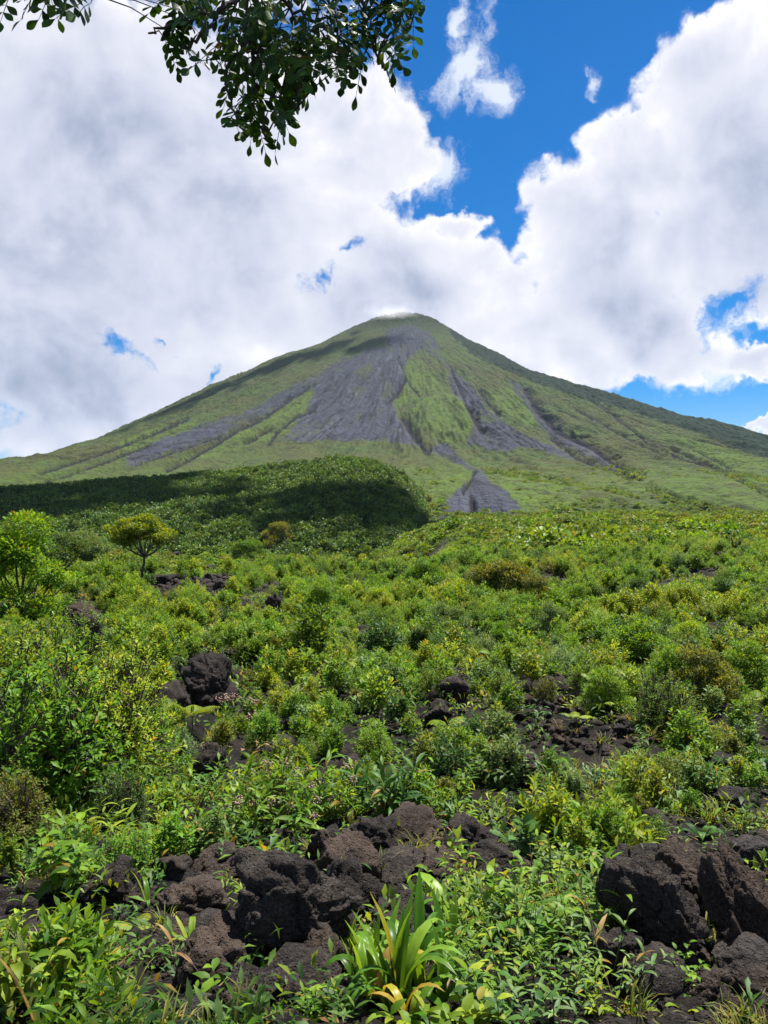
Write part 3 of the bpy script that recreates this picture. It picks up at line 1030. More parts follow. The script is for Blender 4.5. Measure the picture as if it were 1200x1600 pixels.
# ------------------------------------------------------------------ forest hill
CREST = np.array([(-400, 775), (-200, 770), (0, 768), (60, 763), (130, 756), (200, 749), (300, 741), (400, 733), (480, 722), (540, 716), (590, 722), (630, 742), (660, 775), (680, 830), (705, 880), (730, 930)], float)


def hill_h(px, d):
    zc = (800 - np.interp(px, CREST[:, 0], CREST[:, 1])) / F_PX * 620.0 - 6
    zb = -26.0
    t = np.clip((d - 300) / 320.0, 0, 1.0)
    up = zb + (zc - zb) * (t ** 0.9)
    dn = zc - 45 * smooth(620, 850, d)
    return np.where(d < 620, up, dn)


def build_hill():
    pxs = np.linspace(-420, 730, 110); ds = np.linspace(285, 850, 60)
    PX, DD = np.meshgrid(pxs, ds)
    x = (PX - 600) / F_PX * DD
    z = hill_h(PX, DD) + fbm2(x / 50, DD / 50, 3, 101) * 4
    V = np.stack([x, DD, z], -1).reshape(-1, 3)
    me = mesh_np('hill', V, [grid_faces(60, 110)], [M['ground']], True)
    link('hill', me, kind='structure', label='low forested hill at the foot of the volcano')


build_hill()


def crown_proto(seed, n, r, h, leaf, lumps=9):
    rg = np.random.default_rng(seed)
    c = rg.normal(0, 1, (lumps, 3)); c /= np.linalg.norm(c, axis=1, keepdims=True)
    c *= rg.uniform(0.25, 0.62, (lumps, 1)); c[:, 2] = np.abs(c[:, 2]) * 0.8
    j = rg.integers(0, lumps, n)
    d = rg.normal(0, 1, (n, 3)); d /= np.linalg.norm(d, axis=1, keepdims=True)
    d[:, 2] = np.where(d[:, 2] < -0.2, -d[:, 2], d[:, 2])
    P = (c[j] + d * rg.uniform(0.28, 0.44, (n, 1))) * [r, r, h] + [0, 0, h * 0.35]
    D = d + rg.normal(0, 0.6, (n, 3)) * [1, 1, 0.5]
    g = Geo()
    scatter(g, leaf_two(0.75), P, frames(D, d + [0, 0, 0.8]), leaf * rg.uniform(0.6, 1.3, n), rg.random(n) * 0.5 + 0.45 * _h(j, j * 0 + seed, j * 0, 3))
    return g.arrays()


def build_forest():
    rg = np.random.default_rng(5)
    protos = [crown_proto(200 + i, 420, 4.4, 6.2, 0.85, 11) for i in range(5)]
    n = 13000
    px = rg.uniform(-330, 720, n); d = np.sqrt(rg.uniform(300 ** 2, 680 ** 2, n))
    x = (px - 600) / F_PX * d
    z = hill_h(px, d) + fbm2(x / 50, d / 50, 3, 101) * 4
    keep = z > -24
    x, d, z = x[keep], d[keep], z[keep]
    n = len(x)
    s = rg.uniform(0.40, 1.35, n)
    pts = np.stack([x, d, z + 0.5], -1)
    rot = np.stack([rg.normal(0, 0.12, n), rg.normal(0, 0.12, n), rg.uniform(0, 6.28, n)], -1)
    gn_scatter('forest', protos, [M['canopy']], pts, rot, s, rg.integers(0, 5, n), 'dense dark forest covering the low hill before the volcano')


build_forest()

# ------------------------------------------------------------------ rocks
_ico = {}


def ico(sub):
    if sub not in _ico:
        bm = bmesh.new()
        bmesh.ops.create_icosphere(bm, subdivisions=sub, radius=1.0)
        bm.verts.ensure_lookup_table()
        V = np.array([v.co[:] for v in bm.verts]); F = np.array([[v.index for v in f.verts] for f in bm.faces])
        bm.free()
        _ico[sub] = (V, F)
    return _ico[sub]


def rock_mesh(seed, sub, mat, facets=13, rough=1.0, layered=0.0):
    rg = np.random.default_rng(seed)
    V, F = ico(sub)
    nrm = rg.normal(0, 1, (facets, 3)); nrm /= np.linalg.norm(nrm, axis=1, keepdims=True)
    off = rg.uniform(0.55, 0.92, facets)
    W = V + 0.10 * rough * np.stack([fbm3(V * 1.7 + 3 * k, 3, seed + k) for k in range(3)], -1)
    dots = W @ nrm.T
    s = np.where(dots > 0.05, off / np.maximum(dots, 0.05), 9)
    s = np.sort(s, axis=1)
    r = np.minimum(s[:, 0], 1.06)
    Q = V + 0.16 * np.stack([fbm3(V * 2.2 + 7 * k, 3, seed + 5 + k) for k in range(3)], -1)
    for nb, amp, gap in ((14, 0.20, 0.10), (70, 0.10, 0.06), (320, 0.045, 0.03)):
        if nb * 6 > len(V):
            continue
        c = rg.normal(0, 1, (nb, 3)); c /= np.linalg.norm(c, axis=1, keepdims=True)
        dt = np.sort(np.arccos(np.clip(Q / np.linalg.norm(Q, axis=1, keepdims=True) @ c.T, -1, 1)), axis=1)
        ix = np.argmax(Q @ c.T, axis=1)
        lift = rg.uniform(-1, 0.6, nb)[ix]
        tilt = ((V - c[ix]) * rg.normal(0, 1, (nb, 3))[ix]).sum(1)
        r = r * (1 + rough * amp * (0.5 * lift + 0.9 * tilt - 0.6 * np.exp(-(dt[:, 1] - dt[:, 0]) / gap)))
    r = r * (1 + 0.05 * rough * fbm3(V * 5, 4, seed + 11, 0.6) + 0.05 * rough * (fbm3(V * 9, 4, seed + 21, 0.62, True) - 0.3))
    r += 0.02 * rough * fbm3(V * 28, 3, seed + 41, 0.6)
    P = V * r[:, None]
    if layered:
        P[:, 2] += layered * np.sin(P[:, 2] * 14 + 2 * fbm3(V * 2, 2, seed)) * 0.05
    lo = P.min(0); hi = P.max(0)
    P = (P - (lo + hi) / 2) / ((hi - lo) / 2)
    return mesh_np('lava rock', P, [F], [M[mat]])


# (centre x, centre y, width, height in the photo), turn, tilt, material, detail, facets, label
BOULDERS = [
    ((455, 1416, 212, 182), 0.4, (-0.05, 0.10), 'rock_black', 6, 15, 'big black pitted lava boulder, largest rock of the row left of centre'),
    ((508, 1492, 100, 74), 1.2, (0.1, 0.2), 'rock_brown', 5, 9, 'brown domed rock leaning on the front right foot of the big black boulder'),
    ((332, 1494, 118, 92), 2.0, (0.0, 0.0), 'rock_brown', 5, 11, 'brown humped rock just left of the foot of the big black boulder'),
    ((412, 1546, 96, 66), 2.9, (0.15, 0.0), 'rock_black', 5, 12, 'small peaked black rock below the big black boulder'),
    ((372, 1580, 90, 66), 0.9, (0.0, 0.1), 'rock_brown', 5, 12, 'mottled brown rock at the bottom edge, below the small peaked rock'),
    ((300, 1588, 110, 50), 3.6, (0.0, -0.1), 'rock_grey', 5, 10, 'smooth grey rock cut by the bottom edge left of the mottled brown rock'),
    ((470, 1555, 56, 60), 4.6, (0.0, 0.1), 'rock_black', 4, 12, 'little dark rock between the small peaked rock and the strap-leaf clump'),
    ((545, 1400, 120, 110), 5.2, (0.12, -0.1), 'rock_black', 5, 11, 'dark blocky rock touching the right side of the big black boulder'),
    ((543, 1352, 100, 72), 0.2, (0.2, 0.0), 'rock_brown', 5, 10, 'overhanging brown rock capping the dark blocky rock'),
    ((503, 1330, 58, 70), 1.9, (0.0, 0.0), 'rock_brown', 5, 10, 'upright brown rock behind the top of the big black boulder'),
    ((582, 1308, 84, 60), 2.7, (0.0, 0.1), 'rock_black', 5, 13, 'crumbly black rock at the left end of the back row of rocks'),
    ((650, 1302, 124, 62), 0.7, (0.05, 0.0), 'rock_brown', 5, 14, 'wide flat-topped brown rock in the middle of the back row'),
    ((735, 1305, 90, 66), 1.4, (0.0, 0.0), 'rock_black', 5, 13, 'dark crusty rock at the right end of the back row of rocks'),
    ((612, 1352, 120, 44), 4.1, (0.0, 0.0), 'rock_black', 5, 10, 'low black slab below the flat-topped brown rock'),
    ((690, 1352, 90, 42), 5.5, (0.1, 0.0), 'rock_brown', 5, 11, 'low brown rock below the right end of the back row'),
    ((775, 1345, 90, 50), 2.2, (0.1, 0.0), 'rock_black', 5, 12, 'dark rock in the shade under the thick-leaved seedling'),
    ((300, 1405, 110, 60), 3.3, (0.0, 0.1), 'rock_brown', 5, 11, 'flat brown rock to the left of the big black boulder'),
    ((345, 1352, 100, 42), 0.5, (0.0, 0.0), 'rock_brown', 5, 10, 'low brown ledge behind the left shoulder of the big black boulder'),
    ((180, 1375, 110, 80), 1.0, (0.0, 0.1), 'rock_black', 5, 13, 'dark rock in shadow right of the large drooping-leaf plant'),
    ((268, 1360, 70, 46), 4.0, (0.0, 0.0), 'rock_black', 4, 12, 'small black rock left of the low brown ledge'),
    ((625, 1440, 110, 90), 2.5, (0.0, 0.0), 'rock_black', 5, 12, 'black rock hidden behind the strap-leaf clump'),
    ((1030, 1425, 150, 178), 2.1, (-0.15, 0.28), 'rock_black', 6, 11, 'tall tilted lava boulder with a hollow underneath, right of centre'),
    ((1075, 1385, 130, 110), 0.8, (-0.1, 0.5), 'rock_brown', 6, 9, 'smooth brown slab sloping down the right side of the tall tilted boulder'),
    ((985, 1385, 86, 70), 1.7, (0.0, 0.0), 'rock_brown', 5, 13, 'rough brown rock on the left shoulder of the tall tilted boulder'),
    ((1010, 1348, 96, 56), 3.1, (0.0, 0.1), 'rock_black', 5, 12, 'dark cleft rock topping the right-hand outcrop'),
    ((1060, 1336, 90, 46), 4.4, (0.0, 0.0), 'rock_brown', 5, 12, 'low brown rock just behind the right-hand outcrop'),
    ((1158, 1418, 120, 190), 5.0, (0.05, -0.2), 'rock_brown', 6, 12, 'tall craggy brown boulder cut by the right edge'),
    ((1172, 1336, 60, 50), 0.3, (0.0, 0.1), 'rock_grey', 5, 11, 'grey angular rock on top of the craggy right-edge boulder'),
    ((1128, 1345, 46, 56), 2.6, (0.0, 0.0), 'rock_black', 4, 11, 'small rounded dark rock left of the grey angular rock'),
    ((1165, 1502, 104, 64), 3.9, (0.1, 0.25), 'rock_grey', 5, 8, 'grey wedge-shaped slab below the craggy right-edge boulder'),
    ((1122, 1548, 110, 66), 1.1, (0.0, 0.0), 'rock_brown', 5, 12, 'rounded brown rock in front of the grey wedge-shaped slab'),
    ((1185, 1556, 80, 72), 2.3, (0.0, 0.1), 'rock_brown', 5, 12, 'brown rock in the lower right corner beside the yellow-green strap plant'),
    ((1015, 1516, 130, 74), 4.8, (0.0, 0.0), 'rock_black', 5, 13, 'dark rough rock at the foot of the tall tilted boulder'),
    ((960, 1500, 90, 80), 0.6, (0.0, 0.0), 'rock_black', 5, 13, 'black pitted rock left of the foot of the tall tilted boulder'),
    ((1180, 1592, 46, 30), 5.7, (0.0, 0.0), 'rock_grey', 4, 10, 'small round stone at the very bottom right'),
    ((322, 1072, 91, 96), 1.3, (0.0, 0.1), 'rock_black', 6, 13, 'black cave-like crag standing among shrubs left of centre'),
    ((262, 1100, 70, 60), 2.2, (0.0, 0.0), 'rock_black', 5, 12, 'low black rock at the left foot of the cave-like crag'),
    ((128, 968, 56, 46), 0.4, (0.1, 0.3), 'rock_brown', 5, 10, 'reddish brown boulder standing out above the leafy bush at left'),
    ((146, 1000, 27, 64), 1.2, (0.0, 0.0), 'rock_black', 5, 12, 'black rock face under the reddish brown boulder'),
    ((330, 1195, 70, 70), 3.0, (0.0, 0.0), 'rock_black', 5, 12, 'black rock in the hollow left of the pink-flowered shrub'),
    ((712, 1082, 56, 50), 3.5, (0.0, 0.0), 'rock_black', 5, 12, 'black rock poking from the greenery near the middle of the picture'),
    ((690, 1112, 54, 34), 1.5, (0.0, 0.0), 'rock_black', 5, 13, 'low black rock just below the black rock in mid slope'),
    ((806, 1200, 60, 54), 2.8, (0.0, 0.0), 'rock_brown', 5, 12, 'brown rock at the lower left end of the black rubble patch'),
    ((1148, 1255, 76, 46), 0.9, (0.0, 0.0), 'rock_black', 5, 13, 'black rock among low plants near the right edge'),
    ((1120, 1190, 66, 36), 4.2, (0.0, 0.0), 'rock_black', 5, 13, 'black rock half buried in bushes above the right-edge rock'),
    ((255, 906, 27, 16), 2.0, (0.0, 0.0), 'rock_black', 4, 12, 'black block on the left crest under the flat-topped tree'),
    ((330, 890, 24, 15), 0.3, (0.0, 0.0), 'rock_black', 4, 12, 'black block on the left crest right of the flat-topped tree'),
    ((180, 912, 54, 14), 5.0, (0.0, 0.0), 'rock_brown', 4, 9, 'long low ledge of lava on the left crest'),
    ((345, 915, 20, 20), 4.4, (0.0, 0.0), 'rock_black', 4, 12, 'small dark crag on the left crest below the right-hand block'),
    ((275, 868, 22, 12), 3.4, (0.0, 0.0), 'rock_black', 4, 12, 'dark lava block just behind the flat-topped tree'),
    ((560, 990, 32, 27), 1.4, (0.0, 0.0), 'rock_black', 4, 12, 'small black outcrop above the centre of the shrub slope'),
    ((430, 940, 25, 28), 2.5, (0.0, 0.0), 'rock_black', 4, 12, 'narrow black outcrop left of centre below the crest'),
]


def place_rock(box, turn, tilt, mesh, label, group, cat='boulder', name='lava_boulder'):
    cx, cy, w, h = box
    g = at_px(cx, min(cy + h * 0.46, 1620))
    dc = g.y + 0.22 * w * g.y / F_PX
    W = w * dc / F_PX; H = h * dc / F_PX
    o = link(name, mesh, None, None, label, cat, group)
    o.location = ((cx - 600) / F_PX * dc, dc, (800 - cy) / F_PX * dc - 0.06 * H)
    o.rotation_euler = (tilt[0], tilt[1], turn)
    o.scale = (W * 0.54, W * 0.5, H * 0.60)
    return o


for i, (box, turn, tilt, mat, sub, fc, lab) in enumerate(BOULDERS):
    place_rock(box, turn, tilt, rock_mesh(300 + i, sub, mat, fc, 1.0 if mat != 'rock_grey' else 0.6), lab, 'lava boulders')

# loose rubble: one thing for each chunk that shows
RUB = [rock_mesh(500 + i, 4, 'rock_black' if i % 3 else 'rock_brown', 9, 1.7) for i in range(8)]


def ground_n(x, y):
    return float(ground_h(np.array(float(x)), np.array(float(y))))


def rubble(poly, n, lo, hi, seed, label, group):
    rg = np.random.default_rng(seed)
    P = np.array(poly, float); k = 0
    while k < n:
        px = rg.uniform(P[:, 0].min(), P[:, 0].max()); py = rg.uniform(P[:, 1].min(), P[:, 1].max())
        if in_poly(np.array([px]), np.array([py]), poly)[0] < 0:
            continue
        g = at_px(px, py)
        s = rg.uniform(lo, hi) ** 1.0 * g.y / F_PX * 0.5
        q = rg.integers(0, 8)
        o = link('lava_chunk', RUB[q], None, None, ('' if q % 3 else 'brown ') + label, 'rock', group)
        o['label'] = o['label'] if q % 3 == 0 else 'black ' + o['label']
        o.location = (g.x, g.y, g.z + 0.2 * s)
        o.rotation_euler = (rg.uniform(-0.5, 0.5), rg.uniform(-0.5, 0.5), rg.uniform(0, 6.28))
        o.scale = (s * rg.uniform(0.8, 1.2), s * rg.uniform(0.8, 1.2), s * rg.uniform(0.6, 1.0))
        k += 1


RUB_POLY = [(800, 1110), (860, 1085), (960, 1095), (1040, 1130), (1030, 1160), (960, 1180), (880, 1170), (810, 1160)]
rubble(RUB_POLY, 110, 12, 36, 1, 'lava chunk in the rubble patch on the right slope', 'chunks of the lava rubble patch')
rubble([(780, 1175), (860, 1180), (850, 1215), (785, 1225)], 18, 14, 34, 2, 'lava chunk at the lower end of the rubble patch', 'chunks below the rubble patch')
rubble([(190, 1390), (340, 1370), (350, 1470), (280, 1560), (215, 1500)], 34, 14, 44, 3, 'lava chunk on the ground left of the big black boulder', 'chunks left of the big boulder')
rubble([(380, 1540), (540, 1500), (540, 1600), (260, 1600)], 26, 14, 40, 4, 'lava chunk at the bottom between the boulders and the strap-leaf clump', 'chunks at the bottom edge')
rubble([(480, 1290), (830, 1290), (830, 1370), (700, 1400), (560, 1380)], 34, 14, 40, 5, 'lava chunk lying among the back row of rocks', 'chunks of the back row')
rubble([(940, 1340), (1200, 1330), (1200, 1600), (960, 1600)], 60, 14, 44, 6, 'lava chunk lying among the right-hand boulders', 'chunks of the right outcrop')
rubble([(1080, 1170), (1200, 1180), (1200, 1290), (1120, 1290)], 24, 10, 28, 7, 'lava chunk among low plants near the right edge', 'chunks near the right edge')
rubble([(150, 890), (360, 870), (370, 940), (240, 980), (110, 930)], 40, 8, 22, 8, 'lava chunk along the left crest', 'chunks along the left crest')
rubble([(640, 1060), (740, 1060), (740, 1140), (640, 1150)], 14, 10, 26, 9, 'lava chunk around the black rock in mid slope', 'chunks in mid slope')

# ------------------------------------------------------------------ near plants, leaf by leaf
_lm = {}
LEAFS = {
    'lance': dict(shape='lance', w=0.24, nseg=3, droop=0.5, fold=0.22),
    'lance2': dict(shape='lance', w=0.20, nseg=4, droop=1.1, fold=0.25),
    'narrow': dict(shape='lance', w=0.15, nseg=4, droop=0.9, fold=0.25),
    'obovate': dict(shape='obovate', w=0.34, nseg=3, droop=0.35, fold=0.2),
    'obround': dict(shape='obovate', w=0.52, nseg=4, droop=0.4, fold=0.15),
    'ovate': dict(shape='ovate', w=0.46, nseg=4, droop=0.8, fold=0.2),
    'ovate2': dict(shape='ovate', w=0.42, nseg=4, droop=1.3, fold=0.25),
    'strap1': dict(shape='strap', w=0.105, nseg=6, droop=0.45, fold=0.3, cols=5, pleat=0.12),
    'strap2': dict(shape='strap', w=0.11, nseg=9, droop=2.2, fold=0.25, cols=5, pleat=0.12),
    'strap3': dict(shape='strap', w=0.115, nseg=10, droop=3.3, fold=0.2, cols=5, pleat=0.12),
    'strapw': dict(shape='strap', w=0.15, nseg=9, droop=2.6, fold=0.2, cols=7, pleat=0.10),
    'grass': dict(shape='strap', w=0.035, nseg=4, droop=1.2, fold=0.3),
}


def LM(kind, mat):
    if (kind, mat) not in _lm:
        V, F = leaf_geo(**LEAFS[kind])
        _lm[kind, mat] = mesh_np(kind + ' leaf', V, [F], [M[mat]])
    return _lm[kind, mat]


def mat4(P, Rm, s):
    m = Matrix.Identity(4)
    for r in range(3):
        for c in range(3):
            m[r][c] = Rm[r, c] * s
        m[r][3] = P[r]
    return m


def put_leaves(root, meshes, P, D, U, S, rg, name='leaf', cap=290, seen_from=None):
    """each leaf an object; past the limit the rest is one stuff part"""
    Rm = frames(np.asarray(D, float), np.asarray(U, float))
    n = len(P)
    order = np.argsort(-np.asarray(S)) if n > cap else np.arange(n)
    for i in order[:cap]:
        o = bpy.data.objects.new(name, meshes[rg.integers(0, len(meshes))])
        COL.objects.link(o)
        o.parent = root
        o.matrix_basis = mat4(P[i], Rm[i], S[i])
    rest = order[cap:]
    if len(rest):
        g = Geo()
        me = meshes[0]
        V = np.array([v.co[:] for v in me.vertices]); F = np.array([p.vertices[:] for p in me.polygons])
        scatter(g, (V, F), np.asarray(P)[rest], Rm[rest], np.asarray(S)[rest], rg.random(len(rest)))
        link('foliage', g.mesh('foliage', me.materials[0]), root, 'stuff')


def stem_obj(root, pts, rad, mat='green_stem', sides=5, name='stem'):
    V, F = tube(pts, rad, sides)
    return link(name, mesh_np(name, V, [F], [M[mat]]), root)


def px_m(px, d):
    return px * d / F_PX


def plant_root(name, label, cat, px, py, group=None, dz=-0.02):
    g = at_px(px, py)
    t = thing(name, label, cat, (g.x, g.y, g.z + dz), 0, group)
    return t, g.y


def strap_clump(px, py, n, len_px, label, seed, mats=('strap',), width=1.0, up=0.75, group='strap-leaved plants', brown=0, kinds=('strap1', 'strap2', 'strap2', 'strap3', 'strapw')):
    rg = np.random.default_rng(seed)
    t, d = plant_root('strap_leaf_plant', label, 'plant', px, py, group)
    Ln = px_m(len_px, d)
    az = np.arange(n) * 2.4 + rg.uniform(0, 6.28)
    el = rg.uniform(up - 0.35, up + 0.45, n)
    D = np.stack([np.cos(az) * np.cos(el), np.sin(az) * np.cos(el) * 0.8, np.sin(el)], -1)
    P = np.stack([np.cos(az), np.sin(az), np.zeros(n)], -1) * Ln * (0.05 + 0.0022 * n) * rg.uniform(0.2, 1, (n, 1))
    U = np.tile(UP, (n, 1)) - 0.0 * D
    S = Ln * rg.uniform(0.65, 1.05, n)
    for i in range(n):
        mk = 'dead_leaf' if i < brown else mats[i % len(mats)]
        me = LM(kinds[rg.integers(0, len(kinds))], mk)
        Rm = frames(D[i:i + 1], U[i:i + 1])[0]
        o = bpy.data.objects.new('leaf', me)
        COL.objects.link(o); o.parent = t
        m = mat4(P[i], Rm, S[i])
        o.matrix_basis = m @ Matrix.Diagonal((width, 1, 1, 1))
        if mk == 'dead_leaf':
            o['label'] = 'dry brown leaf'
    return t


def leafy_stems(px, py, n, h_px, leaf_px, label, seed, mat='bright', kinds=('lance',), per=8, spread=0.25, name='leafy_herb', cat='plant', group='leafy herbs', opposite=False, lean=0.0, bare=0.25, droop=0.15):
    rg = np.random.default_rng(seed)
    t, d = plant_root(name, label, cat, px, py, group)
    H = px_m(h_px, d); Lf = px_m(leaf_px, d)
    P = []; D = []; U = []; S = []
    for i in range(n):
        az = rg.uniform(0, 6.28); sp = H * spread * math.sqrt(rg.random())
        b = np.array([math.cos(az), math.sin(az), 0]) * sp * 0.5
        tip = np.array([math.cos(az) * sp * 1.7 + lean * H, math.sin(az) * sp * 1.7, H * rg.uniform(0.65, 1.0)])
        tt = np.linspace(0, 1, 6)[:, None]
        C = b * (1 - tt) + tip * tt + np.array([0, 0, 0.06 * H]) * np.sin(tt * np.pi)
        stem_obj(t, C, np.linspace(0.012, 0.004, 6) * H ** 0.5 * 0.55)
        a0 = rg.uniform(0, 6.28)
        for k in range(per):
            f = bare + (1 - bare) * (k + 0.5) / per
            p = b * (1 - f) + tip * f + np.array([0, 0, 0.06 * H]) * math.sin(f * math.pi)
            for q in range(2 if opposite else 1):
                a = a0 + (k * 1.5708 + q * math.pi if opposite else k * 2.4) + rg.uniform(-0.3, 0.3)
                e = 0.25 + 0.6 * f - droop + rg.uniform(-0.25, 0.25)
                P.append(p); D.append([math.cos(a) * math.cos(e), math.sin(a) * math.cos(e), math.sin(e)])
                U.append(UP + rg.normal(0, 0.12, 3)); S.append(Lf * rg.uniform(0.5, 1.1) * (1.0 - 0.35 * f))
    put_leaves(t, [LM(k, mat) for k in kinds], np.array(P), np.array(D), np.array(U), np.array(S), rg)
    return t


def rosette_bush(px, py, w_px, h_px, tips, k, leaf_px, label, seed, mat='bright', kinds=('obovate',), name='leafy_shrub', cat='shrub', group='leafy shrubs in front', flowers=0, lo=0.3, stems=5, hi=1.3, flat=0.0, shell=0.5):
    rg = np.random.default_rng(seed)
    t, d = plant_root(name, label, cat, px, py, group)
    h = px_m(h_px, d); w = px_m(w_px, d)
    st, P, D, U, S, r2 = shrub_arrays(seed, h, w, tips, k, px_m(leaf_px, d), lo=lo, stems=stems, flat=flat, shell=shell)
    link('stem', st.mesh('stem', M['bark']), t)
    put_leaves(t, [LM(q, mat) for q in kinds], P, D, U, S, rg)
    if flowers:
        pick = rg.choice(tips, min(flowers, tips), replace=False)
        for j in pick:
            i = j * k + k - 1
            g = Geo()
            Vs, Fs = ico(1)
            for q in range(26):
                c = P[i] + np.array([rg.normal(0, 0.25), rg.normal(0, 0.25), rg.uniform(0.25, 0.75)]) * px_m(20, d)
                g.add(Vs * px_m(1.5, d) * rg.uniform(0.6, 1.2) + c, Fs, rg.random())
            V, F = tube([P[i], P[i] + np.array([0, 0, px_m(12, d)])], px_m(1.0, d), 3)
            g.add(V, F, 0.2)
            link('flower_head', g.mesh('flower head', M['flower']), t)
    return t


def frond_mesh(seed, mat, pairs=20, w=0.34, droop=1.0, tri=False):
    rg = np.random.default_rng(seed)
    g = Geo()
    t = np.linspace(0, 1, 12)
    ang = -droop * t ** 1.4
    y = np.concatenate([[0], np.cumsum(np.cos(ang[:-1]) / 11)]); z = np.concatenate([[0], np.cumsum(np.sin(ang[:-1]) / 11)])
    C = np.stack([np.zeros(12), y, z], -1)
    V, F = tube(C, np.linspace(0.011, 0.003, 12), 4)
    g.add(V, F, 0.1)
    f = np.linspace(0.16, 0.985, pairs)
    for sgn in (1, -1):
        P = np.stack([np.interp(f, t, C[:, k]) for k in range(3)], -1)
        T = np.stack([np.zeros(pairs), np.interp(f, t, np.cos(ang)), np.interp(f, t, np.sin(ang))], -1)
        N = np.stack([np.zeros(pairs), -T[:, 2], T[:, 1]], -1)
        X = np.tile([sgn, 0, 0], (pairs, 1)).astype(float)
        L = w * np.where(f < 0.35, 0.75 + 0.7 * (f - 0.16), (1 - f) / 0.65 * 0.9 + 0.04) * rg.uniform(0.9, 1.08, pairs)
        D = X * 0.93 + T * 0.42 - N * 0.18
        pr = leaf_geo('lance', 0.24 if not tri else 0.3, 3, 0.4, 0.1)
        if tri:
            # twice-divided frond: each pinna a small comb
            for i in range(pairs):
                d_ = unit(D[i]); u_ = N[i]
                q = np.linspace(0.1, 1, 9)
                pp = P[i] + d_ * q[:, None] * L[i] - N[i] * 0.15 * L[i] * (q ** 2)[:, None]
                for s2 in (1, -1):
                    D2 = T[i] * s2 * 0.9 + d_ * 0.5
                    L2 = L[i] * 0.22 * (1.1 - q)
                    scatter(g, leaf_lite(0.42), pp, frames(np.tile(D2, (9, 1)), np.tile(u_, (9, 1))), L2 + 0.008, np.full(9, 0.4 + 0.3 * rg.random()))
        else:
            scatter(g, pr, P, frames(D, N), L, np.full(pairs, 0.35) + rg.uniform(0, 0.3, pairs))
    V, F, tn = [], [], []
    # all faces as one size list is not needed: mesh_np takes both
    Va, Fa, ta = g.arrays()
    return mesh_np('frond', Va, Fa, [M[mat]], True, {'tint': ta})


FRONDS = {False: [frond_mesh(i, 'fern', 22, 0.34, 0.7 + 0.4 * i) for i in range(4)], True: [frond_mesh(20 + i, 'fern', 13, 0.55, 0.6 + 0.35 * i, True) for i in range(3)]}


def fern(px, py, n, len_px, label, seed, tri=False, up=0.55, group='ferns', lift=0.0):
    rg = np.random.default_rng(seed)
    t, d = plant_root('fern', label, 'fern', px, py, group)
    Ln = px_m(len_px, d)
    az0 = rg.uniform(0, 6.28)
    for i in range(n):
        az = az0 + i * 6.283 / n + rg.uniform(-0.4, 0.4)
        el = up + rg.uniform(-0.2, 0.25)
        D = np.array([[math.cos(az) * math.cos(el), math.sin(az) * math.cos(el), math.sin(el)]])
        Rm = frames(D, UP[None])[0]
        o = bpy.data.objects.new('frond', FRONDS[tri][rg.integers(0, len(FRONDS[tri]))])
        COL.objects.link(o); o.parent = t
        o.matrix_basis = mat4((0, 0, lift * Ln), Rm, Ln * rg.uniform(0.75, 1.1))
    if lift:
        stem_obj(t, [(0, 0, -0.05), (0.01, 0, lift * Ln * 0.5), (0, 0, lift * Ln)], 0.008 * Ln + 0.004, 'bark', 6, 'trunk')
    return t


# the strap-leaved clump in front and its like
strap_clump(622, 1582, 16, 190, 'tallest clump of pleated strap leaves at the bottom centre', 41, up=1.42, kinds=('strap1', 'strap2', 'strap3', 'strap2'))
strap_clump(655, 1545, 12, 170, 'clump of strap leaves joining the tallest clump on its right, with a browned blade', 76, up=1.35, brown=1, kinds=('strap1', 'strap2', 'strap3'))
strap_clump(588, 1545, 9, 175, 'clump of strap leaves joining the tallest clump on its left', 77, up=1.35, kinds=('strap1', 'strap2', 'strap3'))
strap_clump(640, 1612, 9, 130, 'low strap-leaf shoot in front of the tallest clump, at the bottom edge', 78, up=1.2, mats=('yellow', 'strap'), kinds=('strap2', 'strap3'))
strap_clump(585, 1570, 7, 150, 'strap-leaf plant with a brown-edged leaf, left of the large clump', 42, up=1.1, brown=2)
strap_clump(668, 1450, 13, 105, 'yellowing strap-leaf plant behind the large bottom clump', 43, up=0.95, brown=1, width=1.3)
strap_clump(545, 1500, 5, 95, 'slender strap-leaf plant left of the clump, against dark rock', 44, up=1.1)
strap_clump(730, 1480, 4, 190, 'plant with one long blade arching towards upper left, right of the clump', 45, up=0.6)
strap_clump(855, 1490, 5, 120, 'plant with one broad pale folded blade in the middle of the herbs', 46, up=1.1, width=1.5, kinds=('strapw',))
strap_clump(420, 1350, 7, 66, 'pale strap-leaf plant on top of the big black boulder', 47, up=0.9)
strap_clump(450, 1338, 5, 55, 'second pale strap plant behind the big black boulder, arching right', 48, up=0.6)
strap_clump(298, 1475, 7, 70, 'arching yellow-edged strap plant left of the big black boulder', 49, mats=('yellow',), up=0.6)
strap_clump(232, 1415, 6, 66, 'green strap plant above the yellow-green fern frond', 50, up=0.9)
strap_clump(1095, 1310, 6, 50, 'dark upright rosette plant behind the right-hand outcrop', 51, mats=('deep',), up=1.1, width=2.2)
strap_clump(1113, 1512, 6, 52, 'young bright plant between rocks left of the grey wedge-shaped slab', 52, up=0.9, width=1.6)
strap_clump(1185, 1600, 5, 80, 'yellow-green arching strap plant in the lower right corner', 53, mats=('yellow',), up=0.7, width=1.4)
strap_clump(1020, 1350, 4, 55, 'yellowing blade plant growing from the dark cleft rock', 54, mats=('yellow',), up=0.9)
strap_clump(700, 1340, 6, 42, 'small pale strap tuft among the back row of rocks', 55, up=0.8, width=1.5)
strap_clump(655, 1345, 5, 30, 'tiny drooping plant on the flat-topped brown rock', 56, up=0.5, width=2.4, kinds=('strap3',))
strap_clump(742, 1225, 7, 50, 'upright narrow strap tuft right of the dark-leaved sapling', 57, up=1.0)
